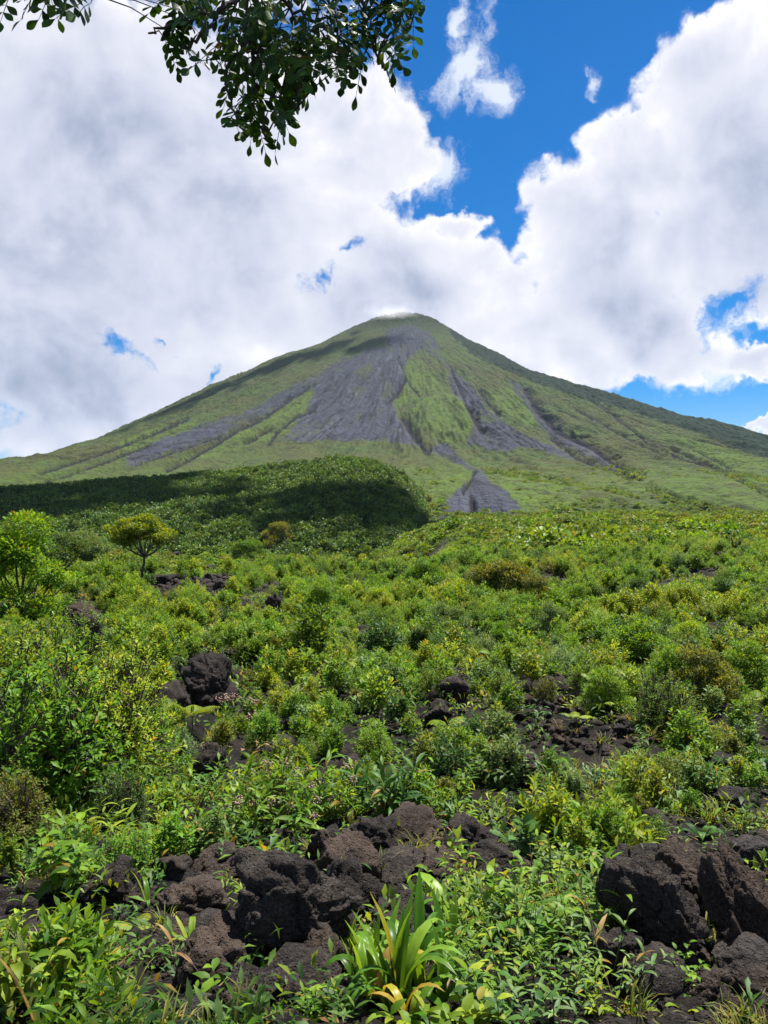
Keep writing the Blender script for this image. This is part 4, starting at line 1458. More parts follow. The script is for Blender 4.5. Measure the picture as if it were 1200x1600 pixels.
strap_clump(575, 1260, 12, 70, 'yellow-striped strap plant left of the dark-leaved sapling', 58, mats=('yellow', 'strap'), up=0.8)
strap_clump(60, 1600, 3, 150, 'single long olive blade with a brown tip in the lower left corner', 59, mats=('olive',), up=0.95, width=0.9, kinds=('strap1',), brown=1)
strap_clump(395, 1250, 6, 60, 'pale strap tuft below the pink-flowered shrub', 60, up=0.8)
strap_clump(985, 1500, 4, 70, 'thin strap plant beside the foot of the tall tilted boulder', 61, up=1.0)
for i, (x, y, l) in enumerate([(480, 1592, 46), (450, 1580, 40), (560, 1585, 60), (350, 1430, 36), (380, 1395, 34), (1070, 1580, 50), (930, 1590, 60), (1000, 1590, 44), (220, 1340, 40), (330, 1345, 44), (790, 1400, 60), (870, 1370, 50)]):
    strap_clump(x, y, 5, l, 'small %s tuft of blades %s' % (('bright', 'yellowing')[i % 2], ['right of the little dark rock at the bottom', 'between the peaked rock and the bottom edge', 'below the slender strap-leaf plant', 'in the crack left of the big boulder', 'at the upper left edge of the big boulder', 'below the rounded brown rock at right', 'in the grass left of the right outcrop', 'in the dry grass at bottom right', 'right of the large drooping-leaf plant', 'on the low brown ledge', 'under the thick-leaved seedling', 'left of the right-hand outcrop'][i]), 62 + i, mats=('strap', 'yellow'), up=0.9, width=1.5)

for i, (x, y, n, l, lab) in enumerate([(562, 1572, 9, 130, 'medium strap-leaf clump at the left end of the bottom-centre clumps'), (690, 1572, 9, 140, 'medium strap-leaf clump at the right end of the bottom-centre clumps'),
                                       (640, 1478, 9, 110, 'strap-leaf clump against the black rock hidden behind the tallest clump'), (705, 1510, 6, 120, 'few-bladed strap plant between the clumps and the arching blade'),
                                       (595, 1505, 7, 105, 'upright strap plant between the dark blocky rock and the tallest clump')]):
    strap_clump(x, y, n, l, lab, 100 + i, up=1.3, kinds=('strap1', 'strap2', 'strap3'))

# broad-leaved and whorled plants
leafy_stems(85, 1400, 9, 120, 46, 'large plant with drooping glossy dark leaves at the left edge', 80, 'bright', ('ovate', 'ovate2'), 6, 0.5, opposite=True, droop=0.35)
leafy_stems(215, 1345, 8, 95, 44, 'light green whorl-leaved plant right of the drooping-leaf plant', 81, 'yellow', ('lance', 'lance2'), 10, 0.5)
leafy_stems(265, 1345, 6, 80, 36, 'taller bright herb with whorled leaves beside the light green one', 82, 'bright', ('lance', 'lance2'), 10, 0.4)
rosette_bush(105, 1545, 235, 150, 62, 8, 40, 'wide low shrub of upright glossy leaves in the lower left', 83, 'bright', ('obovate', 'lance'), lo=0.25, stems=8)
rosette_bush(130, 1605, 210, 110, 36, 8, 36, 'lower part of the glossy shrub beside the bottom edge', 84, 'bright', ('obovate', 'lance'), lo=0.2, stems=7)
leafy_stems(20, 1590, 5, 140, 60, 'plant with broad drooping leaves cut by the left edge at the bottom', 85, 'yellow', ('ovate2', 'lance2'), 6, 0.4, opposite=True, droop=0.5)
leafy_stems(325, 1575, 2, 56, 42, 'small round-leaved plant beside a dry stick at the bottom', 86, 'bright', ('ovate', 'obround'), 6, 0.5)
leafy_stems(385, 1618, 2, 70, 44, 'plant with curled shiny leaves at the bottom edge left of centre', 87, 'deep', ('ovate2', 'obround'), 5, 0.4)
rosette_bush(445, 1300, 260, 145, 46, 8, 36, 'broad shrub with pale pink flower heads and pointed leaves', 88, 'bright', ('lance', 'lance2'), name='flowering_shrub', group=None, flowers=16, lo=0.35, stems=6)
rosette_bush(372, 1140, 95, 60, 16, 8, 19, 'low bush with small reddish flower heads beneath the cave-like crag', 89, 'bright', ('obovate',), name='flowering_shrub', group=None, flowers=6)
rosette_bush(605, 1285, 150, 115, 24, 9, 40, 'dark-leaved sapling with whorled pointed leaves in the centre', 90, 'deep', ('lance', 'lance2'), name='sapling', cat='sapling', group=None, lo=0.5, stems=4)
rosette_bush(815, 1345, 75, 80, 7, 9, 34, 'thick-leaved seedling with blunt dark leaves right of the back row', 91, 'deep', ('obround',), name='seedling', cat='seedling', group=None, lo=0.5, stems=3)
rosette_bush(960, 1330, 150, 100, 26, 8, 40, 'bright light green bush of long pointed leaves left of the right outcrop', 92, 'yellow', ('lance', 'lance2'))
rosette_bush(900, 1330, 110, 70, 18, 8, 30, 'mid green bush in front of the bright light green bush', 93, 'bright', ('obovate', 'lance'))
leafy_stems(865, 1400, 7, 90, 32, 'leafy plant with reddish young shoots left of the right outcrop', 94, 'yellow', ('lance', 'ovate'), 8, 0.45)
leafy_stems(765, 1420, 8, 90, 34, 'drooping yellow-green plant above the arching blade', 95, 'yellow', ('lance2', 'ovate2'), 8, 0.5, droop=0.4)
leafy_stems(700, 1390, 5, 70, 30, 'small herb with hanging heart-shaped leaves left of the drooping plant', 96, 'bright', ('ovate2',), 6, 0.4, droop=0.5)
leafy_stems(720, 1610, 7, 80, 52, 'light green corrugated-leaf plant at the bottom right of the clump', 97, 'yellow', ('ovate',), 7, 0.6)
leafy_stems(640, 1622, 4, 50, 50, 'pale ribbed broad-leaf seedling at the bottom centre edge', 98, 'yellow', ('ovate',), 6, 0.5)
leafy_stems(545, 1600, 4, 80, 40, 'dark herb with alternate pointed leaves left of the clump at the bottom', 99, 'deep', ('lance',), 8, 0.35)
WEEDS = [(770, 1530, 130, 34, 'bright', 'lance', 'tangle of bright pointed-leaf herbs right of the large clump'),
         (830, 1560, 140, 36, 'yellow', 'lance', 'yellow-green herb in the middle of the lower right thicket'),
         (900, 1570, 130, 38, 'bright', 'lance2', 'mid green herb with long leaves at the right of the lower thicket'),
         (790, 1605, 110, 36, 'deep', 'ovate', 'dark round-leaved herb at the bottom edge of the thicket'),
         (870, 1610, 110, 40, 'sage', 'lance', 'grey-green herb on the bottom edge below the pale folded blade'),
         (940, 1540, 120, 44, 'sage', 'lance2', 'grey-green lance-leaved herb against the black pitted rock'),
         (900, 1470, 130, 52, 'bright', 'lance2', 'arching bamboo-like plant with long glossy leaves left of the tilted boulder'),
         (945, 1475, 110, 48, 'bright', 'lance', 'second bamboo-like plant touching the black pitted rock'),
         (840, 1455, 110, 40, 'bright', 'ovate', 'glossy broad-leaved herb behind the pale folded blade'),
         (780, 1470, 100, 34, 'yellow', 'lance', 'yellow-green sprawling herb between the two long blades'),
         (815, 1500, 110, 34, 'deep', 'lance', 'dark herb deep in the thicket beneath the pale blade'),
         (765, 1570, 90, 34, 'bright', 'ovate', 'soft bright herb close against the right side of the clump'),
         (950, 1605, 90, 34, 'yellow', 'lance', 'yellow-green herb at the bottom edge before the dry grass'),
         (1050, 1545, 70, 26, 'bright', 'ovate', 'small herb with rounded leaves below the dark rough rock'),
         (1110, 1430, 120, 26, 'olive', 'narrow', 'spindly half-dry plant in the gap between the two right boulders'),
         (1090, 1350, 70, 24, 'bright', 'narrow', 'feathery bright herb behind the smooth brown slab'),
         (1160, 1310, 60, 22, 'bright', 'lance', 'bright bushy herb behind the grey angular rock'),
         (690, 1500, 100, 34, 'bright', 'lance', 'green herb rising behind the right half of the large clump'),
         (500, 1600, 60, 30, 'bright', 'lance', 'low herb at the bottom edge right of the mottled rock'),
         (420, 1250, 70, 26, 'yellow', 'lance', 'yellow-green herb below the left half of the pink-flowered shrub'),
         (335, 1290, 90, 26, 'bright', 'obovate', 'straggly round-leaved herb left of the pink-flowered shrub'),
         (280, 1280, 110, 24, 'bright', 'obovate', 'twiggy round-leaved bush above the light green whorled plant'),
         (520, 1290, 60, 26, 'bright', 'lance', 'bright herb at the right foot of the pink-flowered shrub'),
         (690, 1255, 90, 24, 'bright', 'obovate', 'leafy herb right of the dark-leaved sapling'),
         (30, 1470, 60, 40, 'yellow', 'lance2', 'yellowing sprout on bare ground at the left edge')]
for i, (x, y, h, lf, mt, kd, lab) in enumerate(WEEDS):
    leafy_stems(x, y, 9 if h > 95 else 6, h, lf, lab, 120 + i, mt, (kd,), 9, 0.55 if h > 60 else 0.4)

# ferns
FERNS = [(215, 1452, 3, 58, 0, 'single yellow-green fern frond left of the big black boulder'),
         (12, 1465, 4, 60, 1, 'lacy yellow fern at the left edge above the glossy shrub'),
         (300, 1150, 5, 66, 1, 'large yellow-green fern spreading below the cave-like crag'),
         (262, 1140, 4, 46, 1, 'smaller yellow fern left of the large fern under the crag'),
         (745, 1285, 3, 55, 0, 'yellow fern arching over the right end of the back row of rocks'),
         (480, 1290, 4, 50, 1, 'mossy yellow-green fern at the lower edge of the pink-flowered shrub'),
         (940, 1090, 4, 46, 0, 'bright fern left of three others above the rubble patch'),
         (985, 1082, 4, 44, 0, 'bright fern right of the three ferns above the rubble patch'),
         (950, 1120, 4, 42, 0, 'fern at the top edge of the rubble patch'),
         (900, 1140, 4, 40, 0, 'fern growing in the middle of the rubble patch'),
         (170, 990, 4, 34, 0, 'fern beside the reddish brown boulder'),
         (190, 1010, 4, 40, 0, 'fern below and right of the reddish brown boulder'),
         (680, 1062, 4, 36, 0, 'fern behind the black rock in mid slope'),
         (765, 1040, 4, 34, 0, 'fern up slope to the right of the black rock in mid slope'),
         (450, 1110, 4, 40, 0, 'fern right of the cave-like crag'),
         (560, 1060, 4, 32, 0, 'fern in the middle of the shrub slope left of the centre rock'),
         (770, 1210, 4, 48, 0, 'fern at the left end of the rubble patch'),
         (230, 1245, 5, 60, 1, 'lacy fern in front of the big fine-leaved bush at left'),
         (700, 1160, 3, 50, 0, 'yellow fern frond below the low black rock in mid slope'),
         (1050, 1130, 4, 38, 0, 'fern at the right end of the rubble patch'),
         (1180, 1110, 5, 36, 0, 'fern near the right edge among bushes')]
for i, (x, y, n, l, tri, lab) in enumerate(FERNS):
    fern(x, y, n, l, lab, 160 + i, bool(tri), 0.6, lift=0.5 if y < 1200 else 0.15)

# dry stalks, sticks and fallen blades
STALKS = [(955, 1560, 905, 1380, 3.0, 'long straw-coloured dead stalk leaning beside the bamboo-like plants'), (498, 1478, 478, 1412, 1.5, 'thin reddish dry stalk in front of the big black boulder'),
          (355, 1560, 230, 1475, 1.6, 'long thin grey twig lying over the brown humped rock'), (320, 1560, 362, 1540, 5.0, 'short thick dry stick at the bottom beside the round-leaved plant'),
          (565, 1415, 562, 1370, 2.2, 'upright straw stub right of the overhanging brown rock'), (575, 1415, 571, 1385, 1.8, 'shorter straw stub beside the upright one'),
          (728, 1285, 727, 1255, 3.5, 'pale broken stem standing on the dark crusty rock'), (340, 1345, 342, 1322, 4.0, 'pale broken stub on the low brown ledge'),
          (690, 1560, 725, 1525, 5.0, 'curled brown dead sheath right of the large clump'), (1000, 1555, 1010, 1480, 2.0, 'thin pale stem at the foot of the tall tilted boulder'),
          (970, 1535, 1040, 1510, 3.0, 'brown dry blade lying below the black pitted rock'), (700, 1345, 712, 1300, 1.6, 'thin dry stem among the back row of rocks'),
          (832, 1380, 830, 1330, 3.0, 'bare grey trunk of the thick-leaved seedling thicket')]
for i, (x0, y0, x1, y1, w, lab) in enumerate(STALKS):
    g = at_px(x0, y0); d = g.y
    b = np.array([(x1 - x0) / F_PX * d, 0.04 * (1 + i % 3), (y0 - y1) / F_PX * d])
    t = thing('dry_stalk', lab, 'stalk', (g.x, g.y, g.z))
    tt = np.linspace(0, 1, 7)[:, None]
    rg = np.random.default_rng(900 + i)
    C = b * tt + rg.normal(0, 0.012, (7, 3)) * np.sin(tt * np.pi) * np.linalg.norm(b) + np.array([0, 0, 0.01])
    stem_obj(t, C, np.linspace(1, 0.5, 7) * w * d / F_PX * 0.5, 'straw' if i not in (2, 12) else 'twig', 6)
    for q in range(2):
        f = 0.45 + 0.3 * q
        p = b * f
        o = link('blade', LM('narrow', 'dead_leaf'), t)
        o.matrix_basis = mat4(p, frames(unit(b + rg.normal(0, 0.5, 3) * np.linalg.norm(b))[None], UP[None])[0], np.linalg.norm(b) * 0.3)

# ------------------------------------------------------------------ shrubs of the slope
FORMS = {
    'leggy': dict(h=1.0, w=0.72, tips=58, k=9, leaf=0.145, lw=0.36, lo=0.40, shell=0.35, stems=3),
    'dense rounded': dict(h=0.85, w=1.0, tips=120, k=9, leaf=0.125, lw=0.34, lo=0.2, shell=0.55, stems=6),
    'fine-leaved': dict(h=1.0, w=1.0, tips=250, k=8, leaf=0.082, lw=0.30, lo=0.25, shell=0.4, stems=6),
    'broad-leaved': dict(h=0.85, w=0.85, tips=70, k=9, leaf=0.16, lw=0.36, lo=0.25, shell=0.4, stems=5),
}
HUES = {'bright': 'bright green', 'yellow': 'yellow-green', 'deep': 'dark green', 'sage': 'grey-green', 'olive': 'olive'}
PROTO = {}
_q = 0
for fm, kw in FORMS.items():
    for hue in HUES:
        kw2 = dict(kw); kw2['name'] = fm + ' shrub'; kw2['seed'] = 700 + _q; kw2['mat'] = hue
        PROTO[fm, hue] = shrub_mesh(**kw2)
        _q += 1

# rock that must stay in view: no bush may stand in front of it
VIS = [[(190, 1400), (240, 1370), (480, 1290), (800, 1290), (830, 1370), (700, 1420), (590, 1480), (560, 1600), (190, 1600)],
       [(940, 1345), (1060, 1320), (1200, 1310), (1200, 1600), (930, 1600)], RUB_POLY, [(780, 1175), (860, 1180), (850, 1215), (785, 1225)],
       [(270, 1060), (300, 1020), (385, 1015), (385, 1110), (300, 1120), (260, 1110)], [(95, 940), (165, 945), (165, 1040), (125, 1030)],
       [(675, 1060), (740, 1060), (735, 1130), (665, 1130)], [(1110, 1235), (1190, 1235), (1190, 1280), (1110, 1280)], [(235, 890), (280, 890), (280, 916), (235, 916)], [(312, 880), (352, 880), (352, 925), (312, 925)],
       [(300, 1165), (360, 1165), (360, 1230), (300, 1230)], [(560, 1290), (640, 1290), (640, 1400), (560, 1400)]]


def vis_margin(px, py):
    m = np.full(np.shape(px), -1e9)
    for p in VIS:
        m = np.maximum(m, in_poly(px, py, p))
    return m


LAND = [('the big black boulder', 455, 1412), ('the tall tilted boulder', 1030, 1425), ('the black rubble patch', 920, 1140), ('the cave-like black crag', 322, 1072),
        ('the reddish brown boulder', 128, 968), ('the pink-flowered shrub', 445, 1230), ('the dark-leaved sapling', 605, 1225), ('the black rock in mid slope', 712, 1090),
        ('the flat-topped tree', 225, 850), ('the rust-tinged round tree', 785, 900), ('the large right-hand bush', 1060, 1050), ('the bright light green bush', 960, 1285),
        ('the right-edge black rock', 1148, 1255), ('the small black outcrop near centre', 560, 990), ('the fern below the crag', 300, 1120), ('the yellow-leaved bush', 585, 945)]
ORD = ['nearest', 'second nearest', 'third nearest', 'fourth nearest', 'fifth nearest', 'sixth nearest', 'seventh nearest', 'eighth nearest']


def proj(p):
    return 600 + F_PX * p[0] / p[1], 800 - F_PX * p[2] / p[1]


def shrub_obj(fm, hue, loc, s, rz, label, group, name='shrub', cat='shrub'):
    t = thing(name, label, cat, loc, rz, group)
    t.scale = (s, s, s)
    f, st = PROTO[fm, hue]
    link('foliage', f, t, 'stuff')
    link('stem', st, t)
    return t


# larger named bushes and trees first
BIG = [('dense rounded', 'bright', 50, 1265, 300, 'tall bright leafy bush filling the left edge below the brown boulder'),
       ('fine-leaved', 'yellow', 150, 1230, 265, 'yellowish fine-leaved bush to the right of the tall left-edge bush'),
       ('dense rounded', 'yellow', 20, 1130, 200, 'dense yellowish bush at the left edge level with the crag'),
       ('fine-leaved', 'bright', 100, 1090, 160, 'fine-leaved bush below the reddish brown boulder'),
       ('dense rounded', 'bright', 215, 1200, 130, 'bright rounded bush beside the hollow left of the flowers'),
       ('fine-leaved', 'olive', 20, 1330, 170, 'shaded olive bush at the left edge above the drooping-leaf plant'),
       ('fine-leaved', 'deep', 190, 1290, 110, 'dark fine-leaved bush above the light green whorled plant'),
       ('leggy', 'deep', 610, 1090, 70, 'round-headed dark bush on a bare stem in mid slope'),
       ('leggy', 'bright', 490, 1040, 120, 'tall leggy bright bush left of the centre of the slope'),
       ('fine-leaved', 'bright', 1040, 1150, 130, 'rounded bright bush above the right end of the rubble'),
       ('leggy', 'yellow', 590, 1130, 100, 'leggy yellow-green bush with drooping leaf clusters in mid slope'),
       ('fine-leaved', 'olive', 1055, 1250, 90, 'olive fine-leaved bush below the rubble patch at right')]


def put_big(fm, hue, px, py, hpx, label, name='shrub', cat='shrub', group='large bushes of the slope'):
    g = at_px(px, py)
    s = hpx * g.y / F_PX / FORMS[fm]['h']
    return shrub_obj(fm, hue, (g.x, g.y, g.z - 0.03), s, random.uniform(0, 6.28), label, group, name, cat), g


# big bushes need more and finer leaves than the small ones at the same picture size
for hue in ('bright', 'yellow', 'olive', 'deep'):
    PROTO['fine-leaved big', hue] = shrub_mesh('large fine-leaved bush', 760 + len(hue), hue, 1.0, 1.05, 900, 8, 0.048, 0.34, lo=0.12, shell=0.45, stems=8)
    PROTO['dense rounded big', hue] = shrub_mesh('large dense bush', 770 + len(hue), hue, 0.85, 1.1, 620, 8, 0.058, 0.38, lo=0.12, shell=0.5, stems=8)
FORMS['fine-leaved big'] = dict(h=1.0, w=1.05); FORMS['dense rounded big'] = dict(h=0.85, w=1.1)
used = []
for fm, hue, px, py, hpx, lab in BIG:
    if hpx > 105 and fm in ('fine-leaved', 'dense rounded'):
        fm = fm + ' big'
    o, g = put_big(fm, hue, px, py, hpx, lab)
    used.append((g.x, g.y, FORMS[fm]['w'] * o.scale[0]))


def tree_mesh(seed, h, w, trunk_h, mat, n, leaf, flat=1.0, limbs=7, lumps=19, crown_h=0.5):
    rg = np.random.default_rng(seed)
    st = Geo()
    base = np.array([0, 0, 0.0])
    fork = np.array([rg.normal(0, 0.03 * h), rg.normal(0, 0.03 * h), trunk_h])
    tt = np.linspace(0, 1, 6)[:, None]
    V, F = tube(base - [0, 0, 0.1 * h] + (fork - base + [0, 0, 0.1 * h]) * tt + rg.normal(0, 0.01 * h, (6, 3)) * np.sin(tt * np.pi), np.linspace(0.022, 0.014, 6) * h, 7)
    tr = Geo(); tr.add(V, F)
    cs = []
    for i in range(lumps):
        az = i * 2.4 + rg.uniform(-0.3, 0.3); rr = math.sqrt((i + 0.5) / lumps)
        top = h * (1 - crown_h * rg.uniform(0.3, 0.75) * rr ** 1.5 * flat - rg.uniform(0.0, 0.22))
        rr *= rg.uniform(0.7, 1.15)
        c = np.array([math.cos(az) * rr * w * 0.42, math.sin(az) * rr * w * 0.42, max(top - 0.1 * h, 0.12 * h)])
        cs.append(c)
        m = (fork + c) / 2 + np.array([c[0] * 0.15, c[1] * 0.15, -0.05 * h])
        V, F = tube([fork, m, c], np.array([0.010, 0.006, 0.003]) * h, 4)
        st.add(V, F)
    cs = np.array(cs)
    lr_ = rg.uniform(0.09, 0.22, lumps)
    j = rg.choice(lumps, n, p=lr_ ** 2 / (lr_ ** 2).sum())
    d = rg.normal(0, 1, (n, 3)); d /= np.linalg.norm(d, axis=1, keepdims=True)
    r = (lr_[j] * w)[:, None] * rg.uniform(0.2, 1.0, (n, 1)) ** 0.6
    P = cs[j] + d * r * [1, 1, 0.6 * flat]
    D = d + rg.normal(0, 0.5, (n, 3)) + [0, 0, 0.3]
    g = Geo()
    scatter(g, leaf_lite(0.4), P, frames(D, np.tile(UP, (n, 1)) + 0.4 * d), leaf * rg.uniform(0.6, 1.2, n), rg.random(n))
    return g.mesh('tree crown', M[mat]), tr.mesh('tree trunk', M['bark']), st.mesh('tree limbs', M['twig'])


TREES = [  # px, py of the foot, height and width in pixels, colour, flatness, label
    (222, 915, 122, 112, 'yellow', 0.7, 'flat-topped small tree standing alone on the left crest'),
    (432, 868, 56, 64, 'olive', 1.0, 'round olive treelet on the crest in front of the dark forest'),
    (785, 938, 72, 110, 'olive', 1.0, 'rust-tinged round tree above the centre of the slope'),
    (840, 965, 70, 80, 'olive', 1.0, 'rust-tinged tree just below and right of the first'),
    (1075, 1020, 56, 70, 'yellow', 1.0, 'round yellow-green tree on the right slope'),
    (35, 975, 185, 180, 'bright', 1.0, 'large spreading bush-like tree at the left edge on the crest'),
    (95, 910, 92, 90, 'sage', 0.9, 'pale green tree right of the large left-edge tree'),
    (1000, 1050, 90, 120, 'bright', 1.0, 'broad green tree on the right slope below the round yellow-green one'),
    (1100, 1110, 105, 120, 'olive', 1.0, 'large twiggy olive-tinged tree on the right slope'),
    (1050, 1095, 90, 90, 'bright', 1.0, 'bright round tree between the two large trees at right'),
    (945, 1115, 80, 90, 'bright', 1.0, 'green round tree just above the ferns of the rubble patch'),
    (665, 930, 66, 80, 'bright', 1.0, 'bright round tree in the middle of the crest'),
    (860, 1000, 66, 60, 'sage', 1.0, 'dark-stemmed grey-green tree right of centre'),
    (700, 1000, 66, 70, 'sage', 1.0, 'grey-green tree in the middle of the slope'),
    (500, 985, 80, 80, 'bright', 1.0, 'bright leafy tree left of the middle outcrop'),
    (1170, 1090, 90, 90, 'bright', 1.0, 'green tree cut by the right edge half way up the slope'),
    (785, 1030, 60, 60, 'bright', 1.0, 'small bright tree right of the grey-green tree'),
    (590, 960, 50, 60, 'yellow', 1.0, 'yellow-leaved bush-like tree near the middle of the slope'),
    (905, 960, 56, 60, 'bright', 1.0, 'round green tree below the dark lava gaps at right'),
    (1000, 945, 46, 60, 'deep', 1.0, 'dark green treelet up on the right slope'),
    (1125, 950, 50, 56, 'deep', 1.0, 'dark bushy treelet near the right edge high on the slope'),
    (120, 880, 50, 90, 'sage', 0.8, 'pale low tree behind the pale green tree on the left crest'),
    (330, 862, 40, 60, 'bright', 0.9, 'low bright tree on the crest between the flat-topped and the round olive trees'),
    (385, 880, 40, 60, 'bright', 0.9, 'low bright tree on the crest just left of the round olive treelet'),
]
TG = {}
for i, (px, py, hp, wp, hue, fl, lab) in enumerate(TREES):
    key = (hue, round(hp / wp, 1), fl)
    if key not in TG:
        r_ = hp / wp
        TG[key] = tree_mesh(800 + i, r_, 1.0, r_ * (0.36 if fl < 0.9 else 0.2), hue, 9000, 0.048, fl, crown_h=0.5 if fl < 0.9 else 0.95)
    g = at_px(px, py)
    s = wp * g.y / F_PX
    t = thing('small_tree', lab, 'tree', (g.x, g.y, g.z), i * 1.3, 'small trees of the slope')
    t.scale = (s, s, s)
    cr, tk, lb = TG[key]
    link('crown', cr, t, 'stuff'); link('trunk', tk, t); link('limb', lb, t)
    used.append((g.x, g.y, s * 0.9))

# the shrubs one can tell apart, each its own thing
rg = np.random.default_rng(77)
cand = []
tries = 0
while len(cand) < 300 and tries < 30000:
    tries += 1
    d = math.sqrt(rg.uniform(5.2 ** 2, 21.0 ** 2)) if rg.random() < 0.86 else rg.uniform(5.2, 12)
    u = rg.uniform(-0.56, 0.56)
    x, y = u * d, d
    z = ground_n(x, y)
    px, py = proj((x, y, z))
    H = (0.26 + 0.036 * d) * rg.uniform(0.55, 1.25)
    H = min(H, 1.3)
    hp = H / d * F_PX
    if py < 905 or py > 1420 or px < -30 or px > 1230:
        continue
    chk = np.array([[px, py - 2], [px, py - hp * 0.5], [px, py - hp * 0.9], [px - hp * 0.3, py - hp * 0.5], [px + hp * 0.3, py - hp * 0.5]])
    if (vis_margin(chk[:, 0], chk[:, 1]) > np.where(py < 1250, 9, -3)).any():
        continue
    W = H * 0.85
    if any((x - a) ** 2 + (y - b) ** 2 < (0.36 * (W + c)) ** 2 for a, b, c in used):
        continue
    fm = rg.choice(['leggy', 'dense rounded', 'fine-leaved', 'broad-leaved'], p=[0.48, 0.22, 0.18, 0.12])
    hue = rg.choice(list(HUES), p=[0.55, 0.21, 0.10, 0.08, 0.06])
    used.append((x, y, W))
    cand.append((x, y, z, H, fm, hue, px, py - hp * 0.5, rg.uniform(0, 6.28)))

by = {}
for c in cand:
    px, py = c[6], c[7]
    nm, lx, ly = min(LAND, key=lambda L: (L[1] - px) ** 2 + (1.4 * (L[2] - py)) ** 2)
    dx, dy = px - lx, 1.4 * (py - ly)
    rel = ('left of' if dx < 0 else 'right of') if abs(dx) > abs(dy) else ('beyond' if dy < 0 else 'in front of')
    by.setdefault((nm, rel, c[4], c[5]), []).append(((dx * dx + dy * dy), c))
for (nm, rel, fm, hue), lst in by.items():
    lst.sort(key=lambda q: q[0])
    for k, (_, c) in enumerate(lst):
        lab = '%s %s shrub %s %s' % (fm, HUES[hue], rel, nm) if len(lst) == 1 else '%s %s shrub, %s %s %s' % (fm, HUES[hue], ORD[min(k, 7)], rel, nm)
        shrub_obj(fm, hue, (c[0], c[1], c[2] - 0.03), c[3] / FORMS[fm]['h'], c[8], lab, 'shrubs growing over the old lava flow')

# ------------------------------------------------------------------ growth nobody could count
def euler_up(n, r, tilt=0.15):
    return np.stack([r.normal(0, tilt, n), r.normal(0, tilt, n), r.uniform(0, 6.28, n)], -1)


def build_shrubbery():
    r = np.random.default_rng(88)
    keys = [(f, h) for f in ('leggy', 'dense rounded', 'fine-leaved') for h in HUES]
    protos = [me_arrays(PROTO[k][0]) for k in keys]
    mats = [M[k[1]] for k in keys]
    n = 15000
    d = np.sqrt(r.uniform(12 ** 2, 105 ** 2, n))
    d = np.where(r.random(n) < 0.3, np.sqrt(r.uniform(12 ** 2, 45 ** 2, n)), d); u = r.uniform(-0.66, 0.66, n)
    x = u * d; y = d
    z = ground_h(x, y)
    px = 600 + F_PX * x / y; py = 800 - F_PX * z / y
    clump = fbm2(x / 2.6, y / 3.4, 3, 301) + 0.35 * fbm2(x / 11.0, y / 11.0, 2, 302)
    keep = (clump > -0.03) & (r.random(n) < np.clip(0.2 + (d - 12) / 14, 0, 1))
    H = np.clip(0.48 + 0.019 * d, 0, 1.8) * r.uniform(0.45, 1.35, n) * (0.8 + 0.5 * np.clip(clump, -0.3, 0.8))
    hp = H / d * F_PX
    keep &= (vis_margin(px, py) < -2) & (vis_margin(px, py - hp * 0.6) < -2)
    x, y, z, H, d = (q[keep] for q in (x, y, z, H, d))
    n = len(x)
    hue_n = fbm2(x / 14, y / 14, 2, 311) + r.normal(0, 0.25, n)
    col = np.digitize(hue_n, [-0.55, -0.05, 0.24, 0.75])
    order = np.array([3, 0, 0, 1, 4])[col]                      # sage, bright, bright, yellow, olive (deep now and then)
    order = np.where(r.random(n) < 0.1, 2, order)
    idx = r.choice(3, n, p=[0.46, 0.30, 0.24]) * 5 + order
    gn_scatter('shrubbery', protos, mats, np.stack([x, y, z - 0.05], -1), euler_up(n, r, 0.1), H, idx, 'green shrubbery covering the middle of the lava slope')


def build_scrub():
    r = np.random.default_rng(89)
    protos = [crown_proto(400 + i, 190, 1.0, 0.8, 0.22, 8) for i in range(6)]
    mats = [M['scrub'], M['scrub'], M['bright'], M['olive'], M['sage'], M['scrub']]
    n = 90000
    d = np.sqrt(r.uniform(80 ** 2, 1250 ** 2, n)); u = r.uniform(-0.62, 0.62, n)
    # nearer ground needs more plants for each square metre than the far ground
    near = r.random(n) < 0.45
    d = np.where(near, np.sqrt(r.uniform(80 ** 2, 330 ** 2, n)), d)
    x = u * d; y = d
    px = 600 + F_PX * u
    gap = fbm2(x / 22, y / 26, 4, 321)
    keep = (gap > -0.03 + 0.10 * (r.random(n) - 0.5)) & ((px > 540) | (d < 320)) & (r.random(n) < smooth(1250, 650, d) ** 0.7)
    keep &= ~((in_poly(px + 0 * d, 800 - F_PX * volcano_base(x, y)[0] / y, LAVA[3]) > 0) & (d > 470))
    x, y, d, gap = x[keep], y[keep], d[keep], gap[keep]
    n = len(x)
    hv, _, _ = volcano_base(x, y)
    z = np.where(d > 470, np.maximum(ground_h(x, y), hv), ground_h(x, y))
    s = np.exp(r.normal(-0.02, 0.33, n)) * (0.95 + 0.0022 * d) * (0.85 + 0.8 * np.clip(gap, -0.3, 0.5))
    gn_scatter('scrub', protos, mats, np.stack([x, y, z + 0.1], -1), euler_up(n, r, 0.1), s, r.integers(0, 6, n), 'low green scrub running up to the foot of the volcano')


